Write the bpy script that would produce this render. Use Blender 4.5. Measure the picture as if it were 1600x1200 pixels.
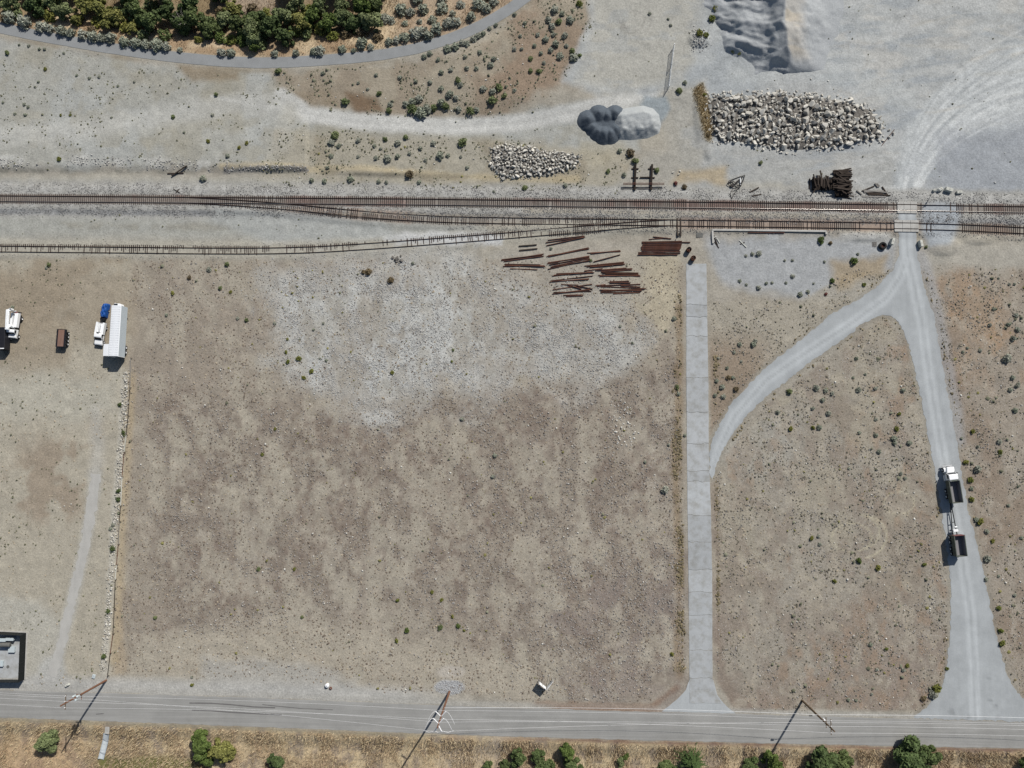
import bpy, bmesh, math, random
import numpy as np
from mathutils import Vector, Matrix, geometry
random.seed(7); RNG = np.random.default_rng(7)
scene = bpy.context.scene
for o in list(bpy.data.objects): bpy.data.objects.remove(o)

# ------------------------------------------------------------------ camera, sky, sun, exposure
FPX, HCAM, NADIR = 1109.0, 174.0, (832.0, 690.0)      # focal length in photo pixels, flying height, where straight down falls
_d = Vector(((NADIR[0]-800)/FPX, -(NADIR[1]-600)/FPX, -1)).normalized()
_Z = -_d; _Y = (Vector((0,1,0)) - _Z*_Z.y).normalized(); _X = _Y.cross(_Z)
CM = Matrix((_X, _Y, _Z))
cam = bpy.data.cameras.new('camera'); camo = bpy.data.objects.new('camera', cam)
scene.collection.objects.link(camo); scene.camera = camo
cam.sensor_width = 36; cam.lens = FPX/1600*36; cam.clip_start = 1; cam.clip_end = 6000
camo.matrix_world = Matrix.Translation((0,0,HCAM)) @ CM.to_4x4()
scene.render.resolution_x, scene.render.resolution_y = 1024, 768

SUN_EL, SH = math.radians(41), Vector((-0.53, -0.848))   # elevation, direction in which shadows fall
w = bpy.data.worlds.new('World'); scene.world = w; w.use_nodes = True
nt = w.node_tree; bg = nt.nodes['Background']
sky = nt.nodes.new('ShaderNodeTexSky'); sky.sky_type = 'NISHITA'; sky.sun_disc = False
sky.sun_elevation = SUN_EL; sky.sun_rotation = math.atan2(-SH.x, -SH.y)
nt.links.new(sky.outputs[0], bg.inputs[0]); bg.inputs[1].default_value = 0.062
sl = bpy.data.lights.new('sun', 'SUN'); sl.energy = 4.7; sl.angle = math.radians(0.5); sl.color = (1, .965, .915)
so = bpy.data.objects.new('sun', sl); scene.collection.objects.link(so); so.location = (60, 90, 150)
so.rotation_euler = Vector((SH.x*math.cos(SUN_EL), SH.y*math.cos(SUN_EL), -math.sin(SUN_EL))).to_track_quat('-Z','Y').to_euler()
vs = scene.view_settings; vs.view_transform = 'Standard'; vs.look = 'None'; vs.gamma = 1; vs.use_curve_mapping = False
vs.exposure = 0.07

# ------------------------------------------------------------------ survey: photo coordinates <-> ground metres
_M = np.array(CM)
def P0(px, py, z=0.0):
    d = CM @ Vector(((px-800)/FPX, (600-py)/FPX, -1)); t = (z-HCAM)/d.z
    return Vector((d.x*t, d.y*t))
def UV(x, y):
    """map coordinates (photo pixels at ground level) of ground points, vectorised"""
    x = np.clip(np.asarray(x, float), -260, 260); y = np.clip(np.asarray(y, float), -200, 240)
    c = np.stack([x, y, np.full_like(x, -HCAM)], -1) @ _M
    return 800-FPX*c[..., 0]/c[..., 2], 600+FPX*c[..., 1]/c[..., 2]
def PP(pts): return [P0(a, b) for a, b in pts]

# ------------------------------------------------------------------ numpy noise and masks
_lat = RNG.random((8, 256, 256))
def vnoise(x, y, k):
    L = _lat[k % 8]; xi = np.floor(x).astype(int); yi = np.floor(y).astype(int)
    fx = x-xi; fy = y-yi; fx = fx*fx*(3-2*fx); fy = fy*fy*(3-2*fy)
    a = L[xi & 255, yi & 255]; b = L[(xi+1) & 255, yi & 255]; c = L[xi & 255, (yi+1) & 255]; d = L[(xi+1) & 255, (yi+1) & 255]
    return a+(b-a)*fx+(c-a)*fy+(a-b-c+d)*fx*fy
def fbm(x, y, wl, k=0, oc=4):
    s = 0; a = 1; t = 0
    for i in range(oc):
        s = s+a*vnoise(x/wl+17.3*k+5*i, y/wl+9.1*k+3*i, k+i); t += a; a *= .55; wl *= .5
    return s/t
def sstep(a, b, x): t = np.clip((x-a)/(b-a), 0, 1); return t*t*(3-2*t)
def segd(U, V, poly):
    D = np.full(np.shape(U), 1e9)
    for (ax, ay), (bx, by) in zip(poly[:-1], poly[1:]):
        dx, dy = bx-ax, by-ay; t = np.clip(((U-ax)*dx+(V-ay)*dy)/(dx*dx+dy*dy+1e-9), 0, 1)
        D = np.minimum(D, np.hypot(U-ax-t*dx, V-ay-t*dy))
    return D
def sdpoly(U, V, poly):
    inside = np.zeros(np.shape(U), bool); n = len(poly)
    for i in range(n):
        ax, ay = poly[i]; bx, by = poly[(i+1) % n]
        if ay == by: continue
        c = ((ay > V) != (by > V)) & (U < (bx-ax)*(V-ay)/(by-ay)+ax); inside ^= c
    D = segd(U, V, list(poly)+[poly[0]])
    return np.where(inside, -D, D)
def interp(pts, x): return np.interp(x, [p[0] for p in pts], [p[1] for p in pts])
def lin(c):
    c = np.asarray(c, float)/255; return np.where(c <= .04045, c/12.92, ((c+.055)/1.055)**2.4)
ALB = 0.80
def A(r, g, b): return tuple(lin((r, g, b))*ALB)

# ------------------------------------------------------------------ layout in map coordinates
MAIN = [(-70,310.4),(0,311),(200,312.4),(400,314),(600,315.5),(800,317.6),(1000,320.2),(1200,322.7),(1400,325),(1600,328),(1670,329)]
SIDE = [(296,313.4),(350,316),(400,319.6),(450,323.4),(500,328.6),(550,333.6),(600,338),(650,341),(700,343.2),(800,345.2),(1000,348.1),(1200,350.7),(1395,353.3),(1440,354),(1500,355.6),(1600,360.5),(1670,364.5)]
SPUR = [(-70,388.2),(0,388.9),(200,390.7),(300,391.8),(400,392),(450,391.3),(500,389.7),(600,383.3),(700,375.5),(800,367.5),(900,359),(1000,351),(1045,348.9)]
ROAD_N = [(-90,1076.5),(0,1078.7),(200,1084),(400,1090),(600,1098.5),(800,1106),(1000,1112),(1200,1117),(1400,1123),(1600,1129),(1690,1132)]
ROAD_S = [(-90,1117.5),(0,1121),(200,1128),(400,1135.5),(600,1143.5),(800,1151),(1000,1156.5),(1200,1161.5),(1400,1166),(1600,1169.5),(1690,1171)]
TRAIL = [(-80,26),(-40,35),(0,43.5),(50,54),(100,63),(150,72),(200,79.5),(250,86.5),(300,92),(350,96),(400,98.3),(450,97.5),(500,94.5),(550,91),(600,85.5),(650,76.5),(700,62),(725,52.5),(750,41),(775,27.5),(800,12),(830,-10),(870,-45)]
GR_OUT = [(1403,330),(1403,362),(1405,395),(1396,422),(1370,447),(1340,469),(1300,490),(1270,515),(1240,540),(1200,571),(1170,600),(1143,630),(1126,660),(1112,692),(1108,712),
          (1109,740),(1113,748),(1121,722),(1131,699),(1150,671),(1170,645),(1200,618),(1240,586),(1280,556),(1320,528),(1352,503),(1372,494),(1390,493),(1404,503),(1413,520),(1421,545),(1429,580),(1439,620),(1448,670),(1457,720),(1466,770),(1474,820),(1481,870),(1485,910),(1486,950),(1484,1000),(1479,1045),(1470,1080),(1445,1108),(1425,1122.5),(1625,1128.5),(1612,1102),(1590,1083),(1574,1055),(1564,1020),(1554,980),(1544,930),(1536,890),(1526,850),(1513,800),(1504,750),(1496,700),(1488,650),(1478,600),(1471,560),(1461,500),(1451,470),(1441,430),(1434,398),(1431,362),(1431,330)]
LTRACK = [(150,740),(146,775),(139,820),(131,860),(122,900),(112,940),(101,985),(90,1025),(80,1058)]
DRV_L = [(410,1072),(600,1072.5),(700,1073.5),(800,1074.5),(900,1076),(1063,1077.5),(1100,1078)]
DRV_R = [(410,1103.5),(500,1105),(600,1107),(700,1107.5),(800,1111),(900,1113),(1060,1113.5),(1082,1118),(1100,1128)]
PADS = [(1482,757,34),(1490,848,26),(183,520,50),(155,522,24),(161,487,18),(95,531,20),(24,508,30),(4,530,26),(18,1027,46),(936,196,40),(998,194,42)]

# ------------------------------------------------------------------ terrain heights
def graded(a, b, st):
    c = list(np.arange(a, b+st*.5, st)); lo = []; hi = []; d = st; x = a
    while x > -1500: d *= 1.35; x -= d; lo.append(x)
    d = st; x = c[-1]
    while x < 1500: d *= 1.35; x += d; hi.append(x)
    return np.array(lo[::-1]+c+hi)
GX = graded(-150, 136, .42); GY = graded(-92, 126, .42)
XX, YY = np.meshgrid(GX, GY); U, V = UV(XX, YY)
d_main, d_side, d_spur = segd(U,V,MAIN), segd(U,V,SIDE), segd(U,V,SPUR)
rn, rs = interp(ROAD_N, U), interp(ROAD_S, U); tv = interp(TRAIL, U)
d_trail = segd(U,V,TRAIL); sd_gr = sdpoly(U,V,GR_OUT)
dl, dr = interp(DRV_L, V), interp(DRV_R, V)
drv_d = np.where((V > 405) & (V < 1120), np.maximum(dl-U, U-dr), 99.)
road_d = np.maximum(rn-V, V-rs)
flat = np.minimum.reduce([segd(U,V,LTRACK)-9, d_main-16, d_side-14, d_spur-12, d_trail-12, sd_gr-3, drv_d-6, road_d-6, np.where((V>1050)&(U>1020)&(U<1160)&(V<1130), 0, 99.)])
for a, b, r in PADS: flat = np.minimum(flat, np.hypot(U-a, V-b)-r)
rough = sstep(0, 6, flat)
Zt = (fbm(XX,YY,60,1,2)-.5)*.5
Zt = Zt+rough*((fbm(XX,YY,2.2,2,3)-.5)*.20+(fbm(XX,YY,9,3,2)-.5)*.25)
Zt = Zt+.35*(1-sstep(13,25,d_main))+.2*(1-sstep(11,19,d_side))*sstep(10,22,d_main)+.10*(1-sstep(9,16,d_spur))
Zt -= 1.1*sstep(5,34,V-rs)
north = (V < tv) & (U < 840)
Zt -= 2.2*sstep(14,70,d_trail)*north
def berm(cx, cy, rx, ry, h):
    global Zt
    q = ((U-cx)/rx)**2+((V-cy)/ry)**2; Zt = Zt+h*np.clip(1-q,0,1)**.8*(.8+.4*fbm(XX,YY,1.5,5,2))
berm(1350,370,40,9,.5); berm(1474,384,28,17,.6); berm(1530,376,26,7,.35); berm(1107,240,8,12,.45); berm(432,264,50,6,.45); berm(1096,180,13,44,.7); berm(1092,62,18,14,.8); berm(590,270,70,5,.3)
Zt += .5*sstep(272,258,V)*(U<480)*sstep(170,230,V)
Zt += .8*sstep(150,60,segd(U,V,[(760,-30),(800,60),(840,130),(800,150)]))*(V>tv)*sstep(200,150,V)*sstep(12,40,d_trail)
NX, NY = len(GX), len(GY)
def bil(G, x, y):
    x = np.asarray(x, float); y = np.asarray(y, float)
    i = np.clip(np.searchsorted(GX, x)-1, 0, NX-2); j = np.clip(np.searchsorted(GY, y)-1, 0, NY-2)
    fx = np.clip((x-GX[i])/(GX[i+1]-GX[i]),0,1); fy = np.clip((y-GY[j])/(GY[j+1]-GY[j]),0,1)
    return (G[j,i]*(1-fx)+G[j,i+1]*fx)*(1-fy)+(G[j+1,i]*(1-fx)+G[j+1,i+1]*fx)*fy
def hz(x, y): return float(bil(Zt, x, y))
def G3(px, py, dz=0.0):
    p = P0(px, py); return Vector((p.x, p.y, hz(p.x, p.y)+dz))

# ------------------------------------------------------------------ ground colours (earth, gravel, dry grass as they lie)
C = np.empty(U.shape+(3,)); C[:] = lin((166,158,144))
M5_ = fbm(XX,YY,5,5,4); N1, N2, N3, N4 = fbm(XX,YY,26,1,4), fbm(XX,YY,7,2,4), fbm(XX,YY,2.4,3,3), fbm(XX,YY,12,6,4)
def put(mask, col, amt=1.0):
    m = np.clip(mask*amt,0,1)[...,None]; C[:] = C*(1-m)+np.array(lin(col))*m
def zone(poly, soft=10, wob=10, k=0):
    return sstep(soft, -soft, sdpoly(U,V,poly)+(fbm(XX,YY,5,k,4)-.5)*2.4*wob)
def stroke(poly, wd, soft=3, wob=2, k=1):
    return sstep(wd+soft, wd-soft, segd(U,V,poly)+(fbm(XX,YY,2.5,k,3)-.5)*2*wob)
def patch(lo, hi, n): return sstep(lo, hi, n)
put(patch(.45,.65,N1), (176,168,152), .6); put(patch(.5,.7,N2), (152,142,127), .5)
ztl = zone([(-200,40),(110,75),(300,108),(420,112),(500,170),(760,190),(1000,150),(1000,235),(760,260),(480,262),(-200,262)],8,8,2)
put(ztl, (167,165,156)); put(ztl*patch(.5,.66,N4), (160,154,138), .7); put(ztl*patch(.52,.6,N1), (172,173,169), .6); put(ztl*patch(.52,.64,M5_), (160,154,138), .5)
hill = zone([(430,115),(600,103),(700,86),(790,40),(830,0),(850,-60),(925,-40),(930,60),(880,130),(780,178),(640,186),(520,165),(430,150)],10,14,3)
put(hill, (160,148,128), .9); put(hill*patch(.42,.6,N4)*sstep(640,800,U), (150,126,104), .8); put(hill*patch(.5,.62,N2), (142,126,107), .5)
put(zone([(540,145),(590,150),(600,175),(555,178)],6,5,4), (118,92,66), .8); put(zone([(455,145),(520,140),(530,165),(480,168)],8,8,5), (146,130,108), .7)
put(zone([(275,98),(372,112),(375,128),(300,130),(285,118)],6,6,4), (142,125,100), .8)
low = zone([(430,205),(760,215),(900,232),(1000,245),(1050,300),(400,300),(420,250)],10,8,5)
put(low, (168,160,142), .9); put(low*patch(.5,.64,N2), (150,138,116), .6)
put(stroke([(350,262),(430,258),(480,266),(560,262),(600,266),(700,275),(900,280)],5,4,4), (190,172,134), .6)
put(stroke([(352,268),(400,264),(440,263),(478,266)],3.5,3,2), (96,96,98), .9)
put(stroke([(505,268),(560,270),(620,275),(680,276),(730,276)],4,4,4), (128,120,104), .6)
put(stroke([(0,252),(100,252),(250,256),(350,258)],8,5,5)*patch(.45,.6,N3), (192,190,184), .7)
put(stroke([(0,268),(120,268),(250,270),(300,270)],3,4,4)*patch(.45,.55,N3), (132,128,116), .7)
put(stroke([(0,285),(300,285),(500,290)],10,8,3), (178,174,162), .7)
dt = stroke([(440,150),(480,178),(560,190),(700,198),(800,194),(900,176),(1000,150),(1040,128),(1120,115),(1250,115)],13,5,2)
put(dt, (195,193,187)); put(stroke([(470,180),(560,195),(700,203),(800,199),(900,180),(1000,155)],2.5,2,1), (204,202,196), .8); put(stroke([(330,150),(400,165),(470,172),(560,184),(700,191),(800,187),(900,168),(1000,142)],2.5,2,1), (202,200,194), .7); put(stroke([(0,215),(120,205),(260,178),(380,160),(450,168)],16,10,5), (184,182,175), .7)
put(stroke([(455,175),(445,210),(430,240)],14,8,8), (182,178,166), .6)
# quarry yard
qy = zone([(925,-90),(920,40),(880,130),(960,150),(1050,140),(1075,300),(1400,312),(1800,330),(1800,-90)],9,8,6)
put(qy, (173,174,172)); put(qy*patch(.5,.66,N1), (163,167,169), .8); put(qy*patch(.5,.62,N4), (182,183,180), .6)
put(zone([(930,-60),(1110,-60),(1095,40),(1070,130),(960,145),(900,125),(925,60)],12,10,7), (176,172,161), .9)
put(zone([(1035,145),(1105,120),(1115,210),(1090,300),(960,300),(1000,250),(1040,235)],10,9,1), (168,163,152), .9)
put(zone([(1110,225),(1400,240),(1395,310),(1060,300)],8,8,2), (170,168,162), .7)
put(zone([(1120,285),(1250,285),(1250,300),(1120,300)],8,6,2), (176,166,144), .5); put(zone([(1060,265),(1135,262),(1130,288),(1050,285)],8,6,2), (178,158,124), .8)
put(zone([(905,218),(975,222),(985,240),(930,262),(905,240)],9,6,3), (176,166,142), .6)
rnd = random.Random(3)
ST = fbm(XX*.22+YY*.12,YY*1.25-XX*.15,2.6,3,4); ST2 = fbm(XX*.5,YY*1.1,3.5,6,4); qe = qy*sstep(1180,1300,U)
put(qe*patch(.52,.64,ST), (156,161,165), .6); put(qe*patch(.46,.34,ST), (188,188,185), .6); put(qe*patch(.54,.66,ST2), (188,183,174), .45); put(qy*patch(.54,.64,ST2)*(U<1300), (158,161,162), .4)
put(zone([(1445,260),(1470,222),(1520,203),(1700,195),(1700,310),(1445,310)],8,6,4), (156,160,164), .75)
FAN = [(1403,325),(1404,270),(1409,228),(1424,192),(1458,152),(1520,102),(1600,62),(1700,20),(1700,178),(1600,182),(1532,190),(1484,203),(1454,228),(1437,266),(1432,325)]
put(zone(FAN,7,6,3), (190,192,191), .9); put(stroke([(1418,325),(1420,270),(1430,230),(1452,195)],11,5,2), (194,196,195), .7)
for i in range(56):           # wheel tracks fanning out of the crossing
    t = rnd.random(); x0 = 1406+t*26; ex = 1650; ey = rnd.uniform(-10,40)+165*t; cx = 1408+t*34+rnd.uniform(-12,16); cy = rnd.uniform(105,175)+50*t; pts = []; e0 = rnd.choice((0,0,.15,.3)); e1 = rnd.choice((1,1,.8,.55))
    for s in np.linspace(e0,e1,14):
        bx = (1-s)**2*x0+2*s*(1-s)*cx+s*s*ex; by = (1-s)**2*320+2*s*(1-s)*cy+s*s*ey; pts.append((bx,by))
    put(stroke(pts, rnd.uniform(.5,2.2), rnd.uniform(1.4,3), .8, i), (212,213,211) if rnd.random() < .62 else (162,165,166), rnd.uniform(.3,.7))
for i in range(26):
    x0, y0 = rnd.uniform(1260,1600), rnd.uniform(5,190); L = rnd.uniform(30,110); a = rnd.uniform(-.5,.25); pts = [(x0+s*L, y0+math.sin(a)*s*L+rnd.uniform(-1,1)+6*s*(1-s)) for s in np.linspace(0,1,6)]
    put(stroke(pts, rnd.uniform(.6,2.5), 2.5, 1.5, i), rnd.choice([(188,187,181),(160,164,168),(190,184,172)]), rnd.uniform(.3,.6))
put(stroke([(1425,265),(1450,225),(1500,200),(1600,190),(1660,190)],13,10,3), (186,188,189), .5)
put(stroke([(1150,118),(1250,112),(1330,118),(1420,160)],14,10,6), (182,184,182), .6)
for cx, cy, r in ((993,30,24),(990,33,16)): put(sstep(2.5,.6,np.abs(np.hypot((U-cx)*.95,V-cy)-r))*((U>cx-8)|(V>cy)), (158,154,146), .6)
put(zone([(1008,150),(1040,152),(1045,170),(1030,200),(1000,165)],5,4,2), (140,152,160), .8)
put(zone([(1470,215),(1600,205),(1680,260),(1680,300),(1480,300),(1455,260)],14,10,4), (158,161,166), .7)
# rail corridor
put(stroke(MAIN,62,16,4)*(V>300)*(U<760), (166,165,157), .95); put(stroke([(100,352),(170,354),(300,354),(400,356),(520,360)],5,6,5)*patch(.44,.58,M5_), (148,142,128), .6); put(stroke([(0,340),(250,341),(420,345)],2,3,1), (176,175,168), .5); put(stroke(MAIN,30,5,3), (166,163,156), .9)
sp = patch(.46,.58,fbm(XX,YY,1.1,4,2))
put(stroke([(a,b+20) for a,b in MAIN],4,2.5,2)*((U<400)|(U>520)), (142,142,143), .75); put(stroke([(a,b-17) for a,b in MAIN],4,3,2), (152,151,148), .6); put(stroke(MAIN,26,3,2)*sp, (190,188,184), .35)
put(stroke(MAIN,7,2,1), (146,136,126), .9); put(stroke(MAIN,8,2,2)*patch(.5,.6,N4), (140,108,98), .7)
put(stroke(SIDE,9,3,2)*(d_main>10), (158,148,135), .7); put(stroke(SIDE,9,3,2)*patch(.52,.62,N4)*(d_main>10), (166,140,122), .6)
put(stroke(SIDE,20,5,3)*(U>520)*(U<1390)*(V<337)*(d_main>18), (168,158,138), .5)
put(stroke([(820,330),(1000,333),(1390,341)],4,3,1), (166,152,128), .5)
put(stroke(SPUR,14,6,4), (176,170,155), .8); put(stroke([(560,378),(640,372),(720,372),(800,375)],9,6,6)*patch(.42,.55,N2), (200,200,200), .8)
put(zone([(330,320),(520,338),(600,352),(620,372),(420,378),(330,345)],10,8,3), (170,171,167), .8)
put(zone([(1440,318),(1505,320),(1500,352),(1485,385),(1450,388),(1440,360)],7,6,3), (166,172,178), .9)
put(zone([(1105,372),(1290,368),(1400,372),(1395,420),(1340,465),(1250,470),(1130,440),(1108,420)],12,10,4), (166,168,170), .9)
put(zone([(1310,364),(1390,366),(1385,378),(1315,378)],4,4,4), (190,188,182), .8)
put(zone([(1440,385),(1600,380),(1680,400),(1680,430),(1450,420)],10,8,4), (170,164,152), .8)
# main field
fld = zone([(206,405),(1068,410),(1072,1095),(840,1095),(400,1060),(175,1052)],6,5,7)
put(fld, (163,152,136), .95); put(fld*patch(.44,.62,N4), (152,139,124), .7); put(fld*patch(.52,.66,N1), (168,158,140), .55)
core = zone([(240,620),(520,640),(760,620),(1060,560),(1066,1080),(850,1090),(640,940),(420,980),(260,1010)],30,30,2)
M5 = fbm(XX*1.25+YY*.2,YY*.72,4.2,4,5); M6 = fbm(XX*1.2,YY*.75+XX*.15,2.6,6,4); M7 = fbm(XX,YY,1.5,1,3)
put(core*patch(.46,.66,M5), (141,127,114), .55); put(core*patch(.53,.64,M6), (126,111,100), .55); put(core*patch(.47,.34,M6), (170,160,144), .4)
put(core*patch(.52,.68,M7)*(.3+.7*patch(.44,.56,M5)), (112,98,88), .5); put(core*patch(.46,.32,M7), (174,165,150), .3)
put(core*patch(.5,.62,N4)*patch(.48,.6,M7), (128,110,98), .4)
put(fld*patch(.50,.62,M5), (148,136,121), .5); put(fld*patch(.45,.34,M5), (174,165,147), .45)
for a in ([(302,905),(304,960),(300,1010)],[(318,905),(320,960),(316,1010)],[(700,660),(690,760),(640,860),(560,930),(520,1040)],[(712,662),(702,765),(652,866),(570,938),(532,1046)],[(430,1000),(520,1010),(640,1040),(690,1062)],[(880,560),(860,660),(900,800),(870,960),(820,1060)],[(890,562),(870,662),(910,802),(880,962),(830,1062)],[(230,480),(320,560),(400,600),(560,660)],[(1000,480),(980,560),(1010,660),(1000,800)]): put(stroke(a,.7,1.6,2.5,3), (178,168,150), .4)
grav = zone([(425,440),(520,415),(610,400),(740,412),(800,450),(960,470),(990,530),(950,590),(860,600),(800,580),(745,625),(690,600),(600,640),(545,625),(480,600),(440,560)],44,36,1)
put(grav, (192,192,188), .88); put(grav*patch(.48,.6,M5), (172,167,156), .75); put(grav*patch(.52,.62,M6), (154,146,134), .55); put(grav*patch(.55,.65,N4), (156,146,132), .5)
put(zone([(565,645),(612,642),(620,658),(575,662)],6,6,3), (186,184,178), .8); put(stroke([(800,470),(900,520),(960,540)],34,22,20)*patch(.45,.6,N2), (182,180,174), .7)
put(zone([(960,385),(1060,400),(1066,470),(1040,520),(985,470),(955,420)],10,10,2), (184,172,146), .8)
put(zone([(780,398),(1005,370),(1010,470),(870,470),(790,430)],12,8,2), (166,158,145), .7)
put(zone([(230,1000),(420,960),(640,1000),(720,1010),(830,1040),(830,1090),(180,1060)],16,16,3), (176,166,148), .7)
put(zone([(320,1030),(480,1035),(560,1060),(560,1095),(330,1080)],14,12,3), (172,168,160), .8)
put(zone([(180,880),(200,1050),(172,1055)],5,5,3), (170,150,122), .6)
put(stroke([(1060,480),(1062,620),(1055,700),(1058,800),(1063,900),(1058,1000),(1062,1060)],6,5,5), (142,120,92), .7)
put(stroke([(840,1100),(950,1104),(1020,1104),(1058,1075)],5,4,3), (138,108,84), .8); put(zone([(850,900),(1066,880),(1066,1090),(850,1095)],30,26,5)*patch(.45,.58,N2), (136,122,114), .6)
put(sstep(1.25,.85,np.hypot((U-703)/22,(V-1074)/11)+(N3-.5)*.5), (182,183,183)); put(sstep(1.3,.8,np.hypot((U-705)/18,(V-1050)/10)+(N3-.5)*.8), (186,178,168), .6)
# left yard
yard = zone([(-200,405),(205,405),(200,700),(178,1050),(165,1075),(-200,1075)],5,4,5)
put(yard, (174,165,147), .95); put(yard*sstep(620,540,V)*patch(.42,.6,N4), (150,134,112), .7); put(zone([(-100,425),(205,425),(200,520),(-100,500)],20,20,3), (154,139,118), .6)
put(zone([(20,690),(140,680),(140,800),(90,820),(20,790)],26,24,3)*patch(.42,.6,M5_), (152,134,114), .7); put(zone([(-90,580),(180,590),(175,640),(-90,670)],20,20,2), (180,175,160), .7)
put(zone([(0,930),(60,940),(95,980),(75,1040),(110,1070),(-90,1075),(-90,940)],14,10,3), (180,176,164), .8)
put(stroke(LTRACK,10,4,2), (178,174,164), .8); put(stroke([(150,640),(152,700),(150,740)],9,8,5), (180,175,165), .7)
put(stroke([(80,1050),(78,1075)],22,8,5), (178,176,170), .9); put(stroke([(196,590),(193,660),(185,740),(176,850),(172,950),(163,1050)],6,3,3), (188,182,168), .8)
put(stroke([(206,590),(200,700),(192,800),(188,900),(178,1030)],7,6,4), (180,160,126), .7)
# fields right of the driveway
mid = zone([(1112,760),(1130,715),(1200,630),(1320,540),(1380,500),(1415,530),(1480,880),(1480,1060),(1440,1108),(1150,1110),(1114,1060)],4,3,3)
put(mid, (156,147,133), .95); put(mid*patch(.45,.62,N4), (146,133,117), .7); put(mid*patch(.52,.66,N2), (168,158,138), .6); put(mid*sstep(860,1060,V)*patch(.38,.58,N2), (142,128,117), .75); put(mid*sstep(1050,1100,V), (138,118,102), .5); put(stroke([(1118,760),(1120,900),(1122,1000),(1130,1060),(1150,1095)],7,6,5), (136,118,104), .6)
put(zone([(1120,720),(1200,640),(1260,650),(1240,720),(1160,770)],16,16,2), (168,163,152), .6); put(mid*patch(.5,.62,M5), (144,130,116), .6); put(mid*patch(.47,.36,M6), (174,164,146), .5); put(mid*patch(.56,.68,M6)*sstep(.5,.6,N1), (156,130,106), .5)
for cx, cy, rx, ry in ((1331,840,31,22),(1338,832,36,28),(1345,838,40,34),(1405,786,24,17)): put(sstep(.075,.02,np.abs(np.hypot((U-cx)/rx,(V-cy)/ry)-1))*((rx<33)|(U>cx+6)), (186,176,150), .75)
upm = zone([(1108,470),(1250,470),(1340,420),(1395,425),(1360,455),(1270,510),(1190,575),(1125,650),(1110,680)],5,5,6)
put(upm, (166,157,140), .8); put(upm*sstep(500,560,V)*sstep(1230,1160,U), (144,124,104), .8); put(zone([(1300,410),(1385,400),(1380,430),(1310,450)],9,8,2), (160,140,108), .8)
rgt = zone([(1440,425),(1800,425),(1800,1120),(1615,1100),(1575,1050),(1545,930),(1500,720),(1465,520)],14,10,1)
put(rgt, (154,142,127), .95); put(rgt*patch(.46,.6,N4), (142,124,106), .75); put(rgt*patch(.52,.66,M5)*sstep(660,520,V), (162,134,106), .6); put(zone([(1500,450),(1580,455),(1560,560),(1520,540),(1495,500)],22,18,2), (166,138,108), .6); put(rgt*patch(.47,.36,M6), (172,162,146), .5)
put(sstep(7,1,sd_gr)*sstep(-2,2,sd_gr)*(V>420), (132,126,114), .45)
put(stroke([(1440,400),(1452,430),(1462,470),(1475,540),(1490,620),(1500,690)],9,6,3), (160,160,162), .6)
put(zone([(1084,140),(1096,132),(1104,150),(1110,175),(1114,205),(1110,222),(1100,215),(1092,180)],5,4,2), (168,148,108), .8)
# verges of the road
put(sstep(34,14,rn-V)*(V<rn)*sstep(760,600,U), (180,177,171), .9); put(sstep(12,4,rn-V)*(V<rn), (172,168,160), .7)
put(sstep(10,3,rn-V)*(V<rn+2)*sstep(840,880,U)*sstep(1080,1000,U), (140,110,88), .7)
bot = sstep(-1,4,V-rs+(N3-.5)*5)
put(bot, (194,172,136)); put(bot*patch(.47,.6,M5), (168,142,114), .8); put(bot*patch(.5,.62,N4), (196,176,140), .7); put(bot*patch(.52,.62,M6), (146,130,116), .7); put(bot*sstep(9,2,V-rs)*sstep(760,900,U), (112,80,68), .8); put(bot*sstep(10,3,V-rs)*sstep(760,600,U), (140,132,112), .8)
put(zone([(150,1186),(300,1188),(330,1215),(140,1230)],7,5,2), (110,112,52), .9); put(bot*sstep(160,90,U)*sstep(1140,1175,V), (178,142,106), .5)
put(zone([(690,1165),(790,1150),(800,1200),(690,1200)],14,12,2), (176,160,140), .7)
# beyond the trail
nb = sstep(6,12,d_trail)*north
put(nb, (198,174,138), .95); put(nb*patch(.42,.6,N2), (160,130,98), .75); put(nb*sstep(590,640,U), (170,148,124), .7); put(zone([(-90,-60),(600,-60),(590,40),(440,70),(300,50),(130,30),(-90,15)],12,10,2), (142,122,88), .8)
put(zone([(330,-40),(420,-40),(430,12),(330,20)],8,6,2), (172,152,130), .8)
put(sstep(13,8,d_trail)*(1-north), (172,166,152), .6); put(stroke([(a,b+12) for a,b in TRAIL],3,3,2)*(1-north)*patch(.4,.6,N4), (146,132,110), .6)
C = C*.87+C.mean(-1,keepdims=True)*.13
C *= (.90+.2*fbm(XX,YY,1.3,5,3))[...,None]*ALB*np.array([.985,1.0,.995])

# ------------------------------------------------------------------ materials
MATS = {}
def newmat(name):
    m = bpy.data.materials.new(name); m.use_nodes = True; n = m.node_tree; b = n.nodes['Principled BSDF']; MATS[name] = m
    b.inputs['Specular IOR Level'].default_value = .2
    return m, n, b
def nd(n, t, **k):
    x = n.nodes.new(t)
    for a, v in k.items(): setattr(x, a, v)
    return x
def mixc(n, kind, fac, a, b):
    x = nd(n, 'ShaderNodeMix', data_type='RGBA', blend_type=kind)
    for i, v in ((0,fac),(6,a),(7,b)):
        if hasattr(v,'is_linked'): n.links.new(v, x.inputs[i])
        else: x.inputs[i].default_value = v if i == 0 else (*v[:3], 1)
    return x.outputs[2]
def ramp(n, src, lo, hi, a, b):
    x = nd(n, 'ShaderNodeMapRange'); n.links.new(src, x.inputs[0])
    for i, v in enumerate((lo,hi,a,b)): x.inputs[i+1].default_value = v
    return x.outputs[0]
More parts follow.
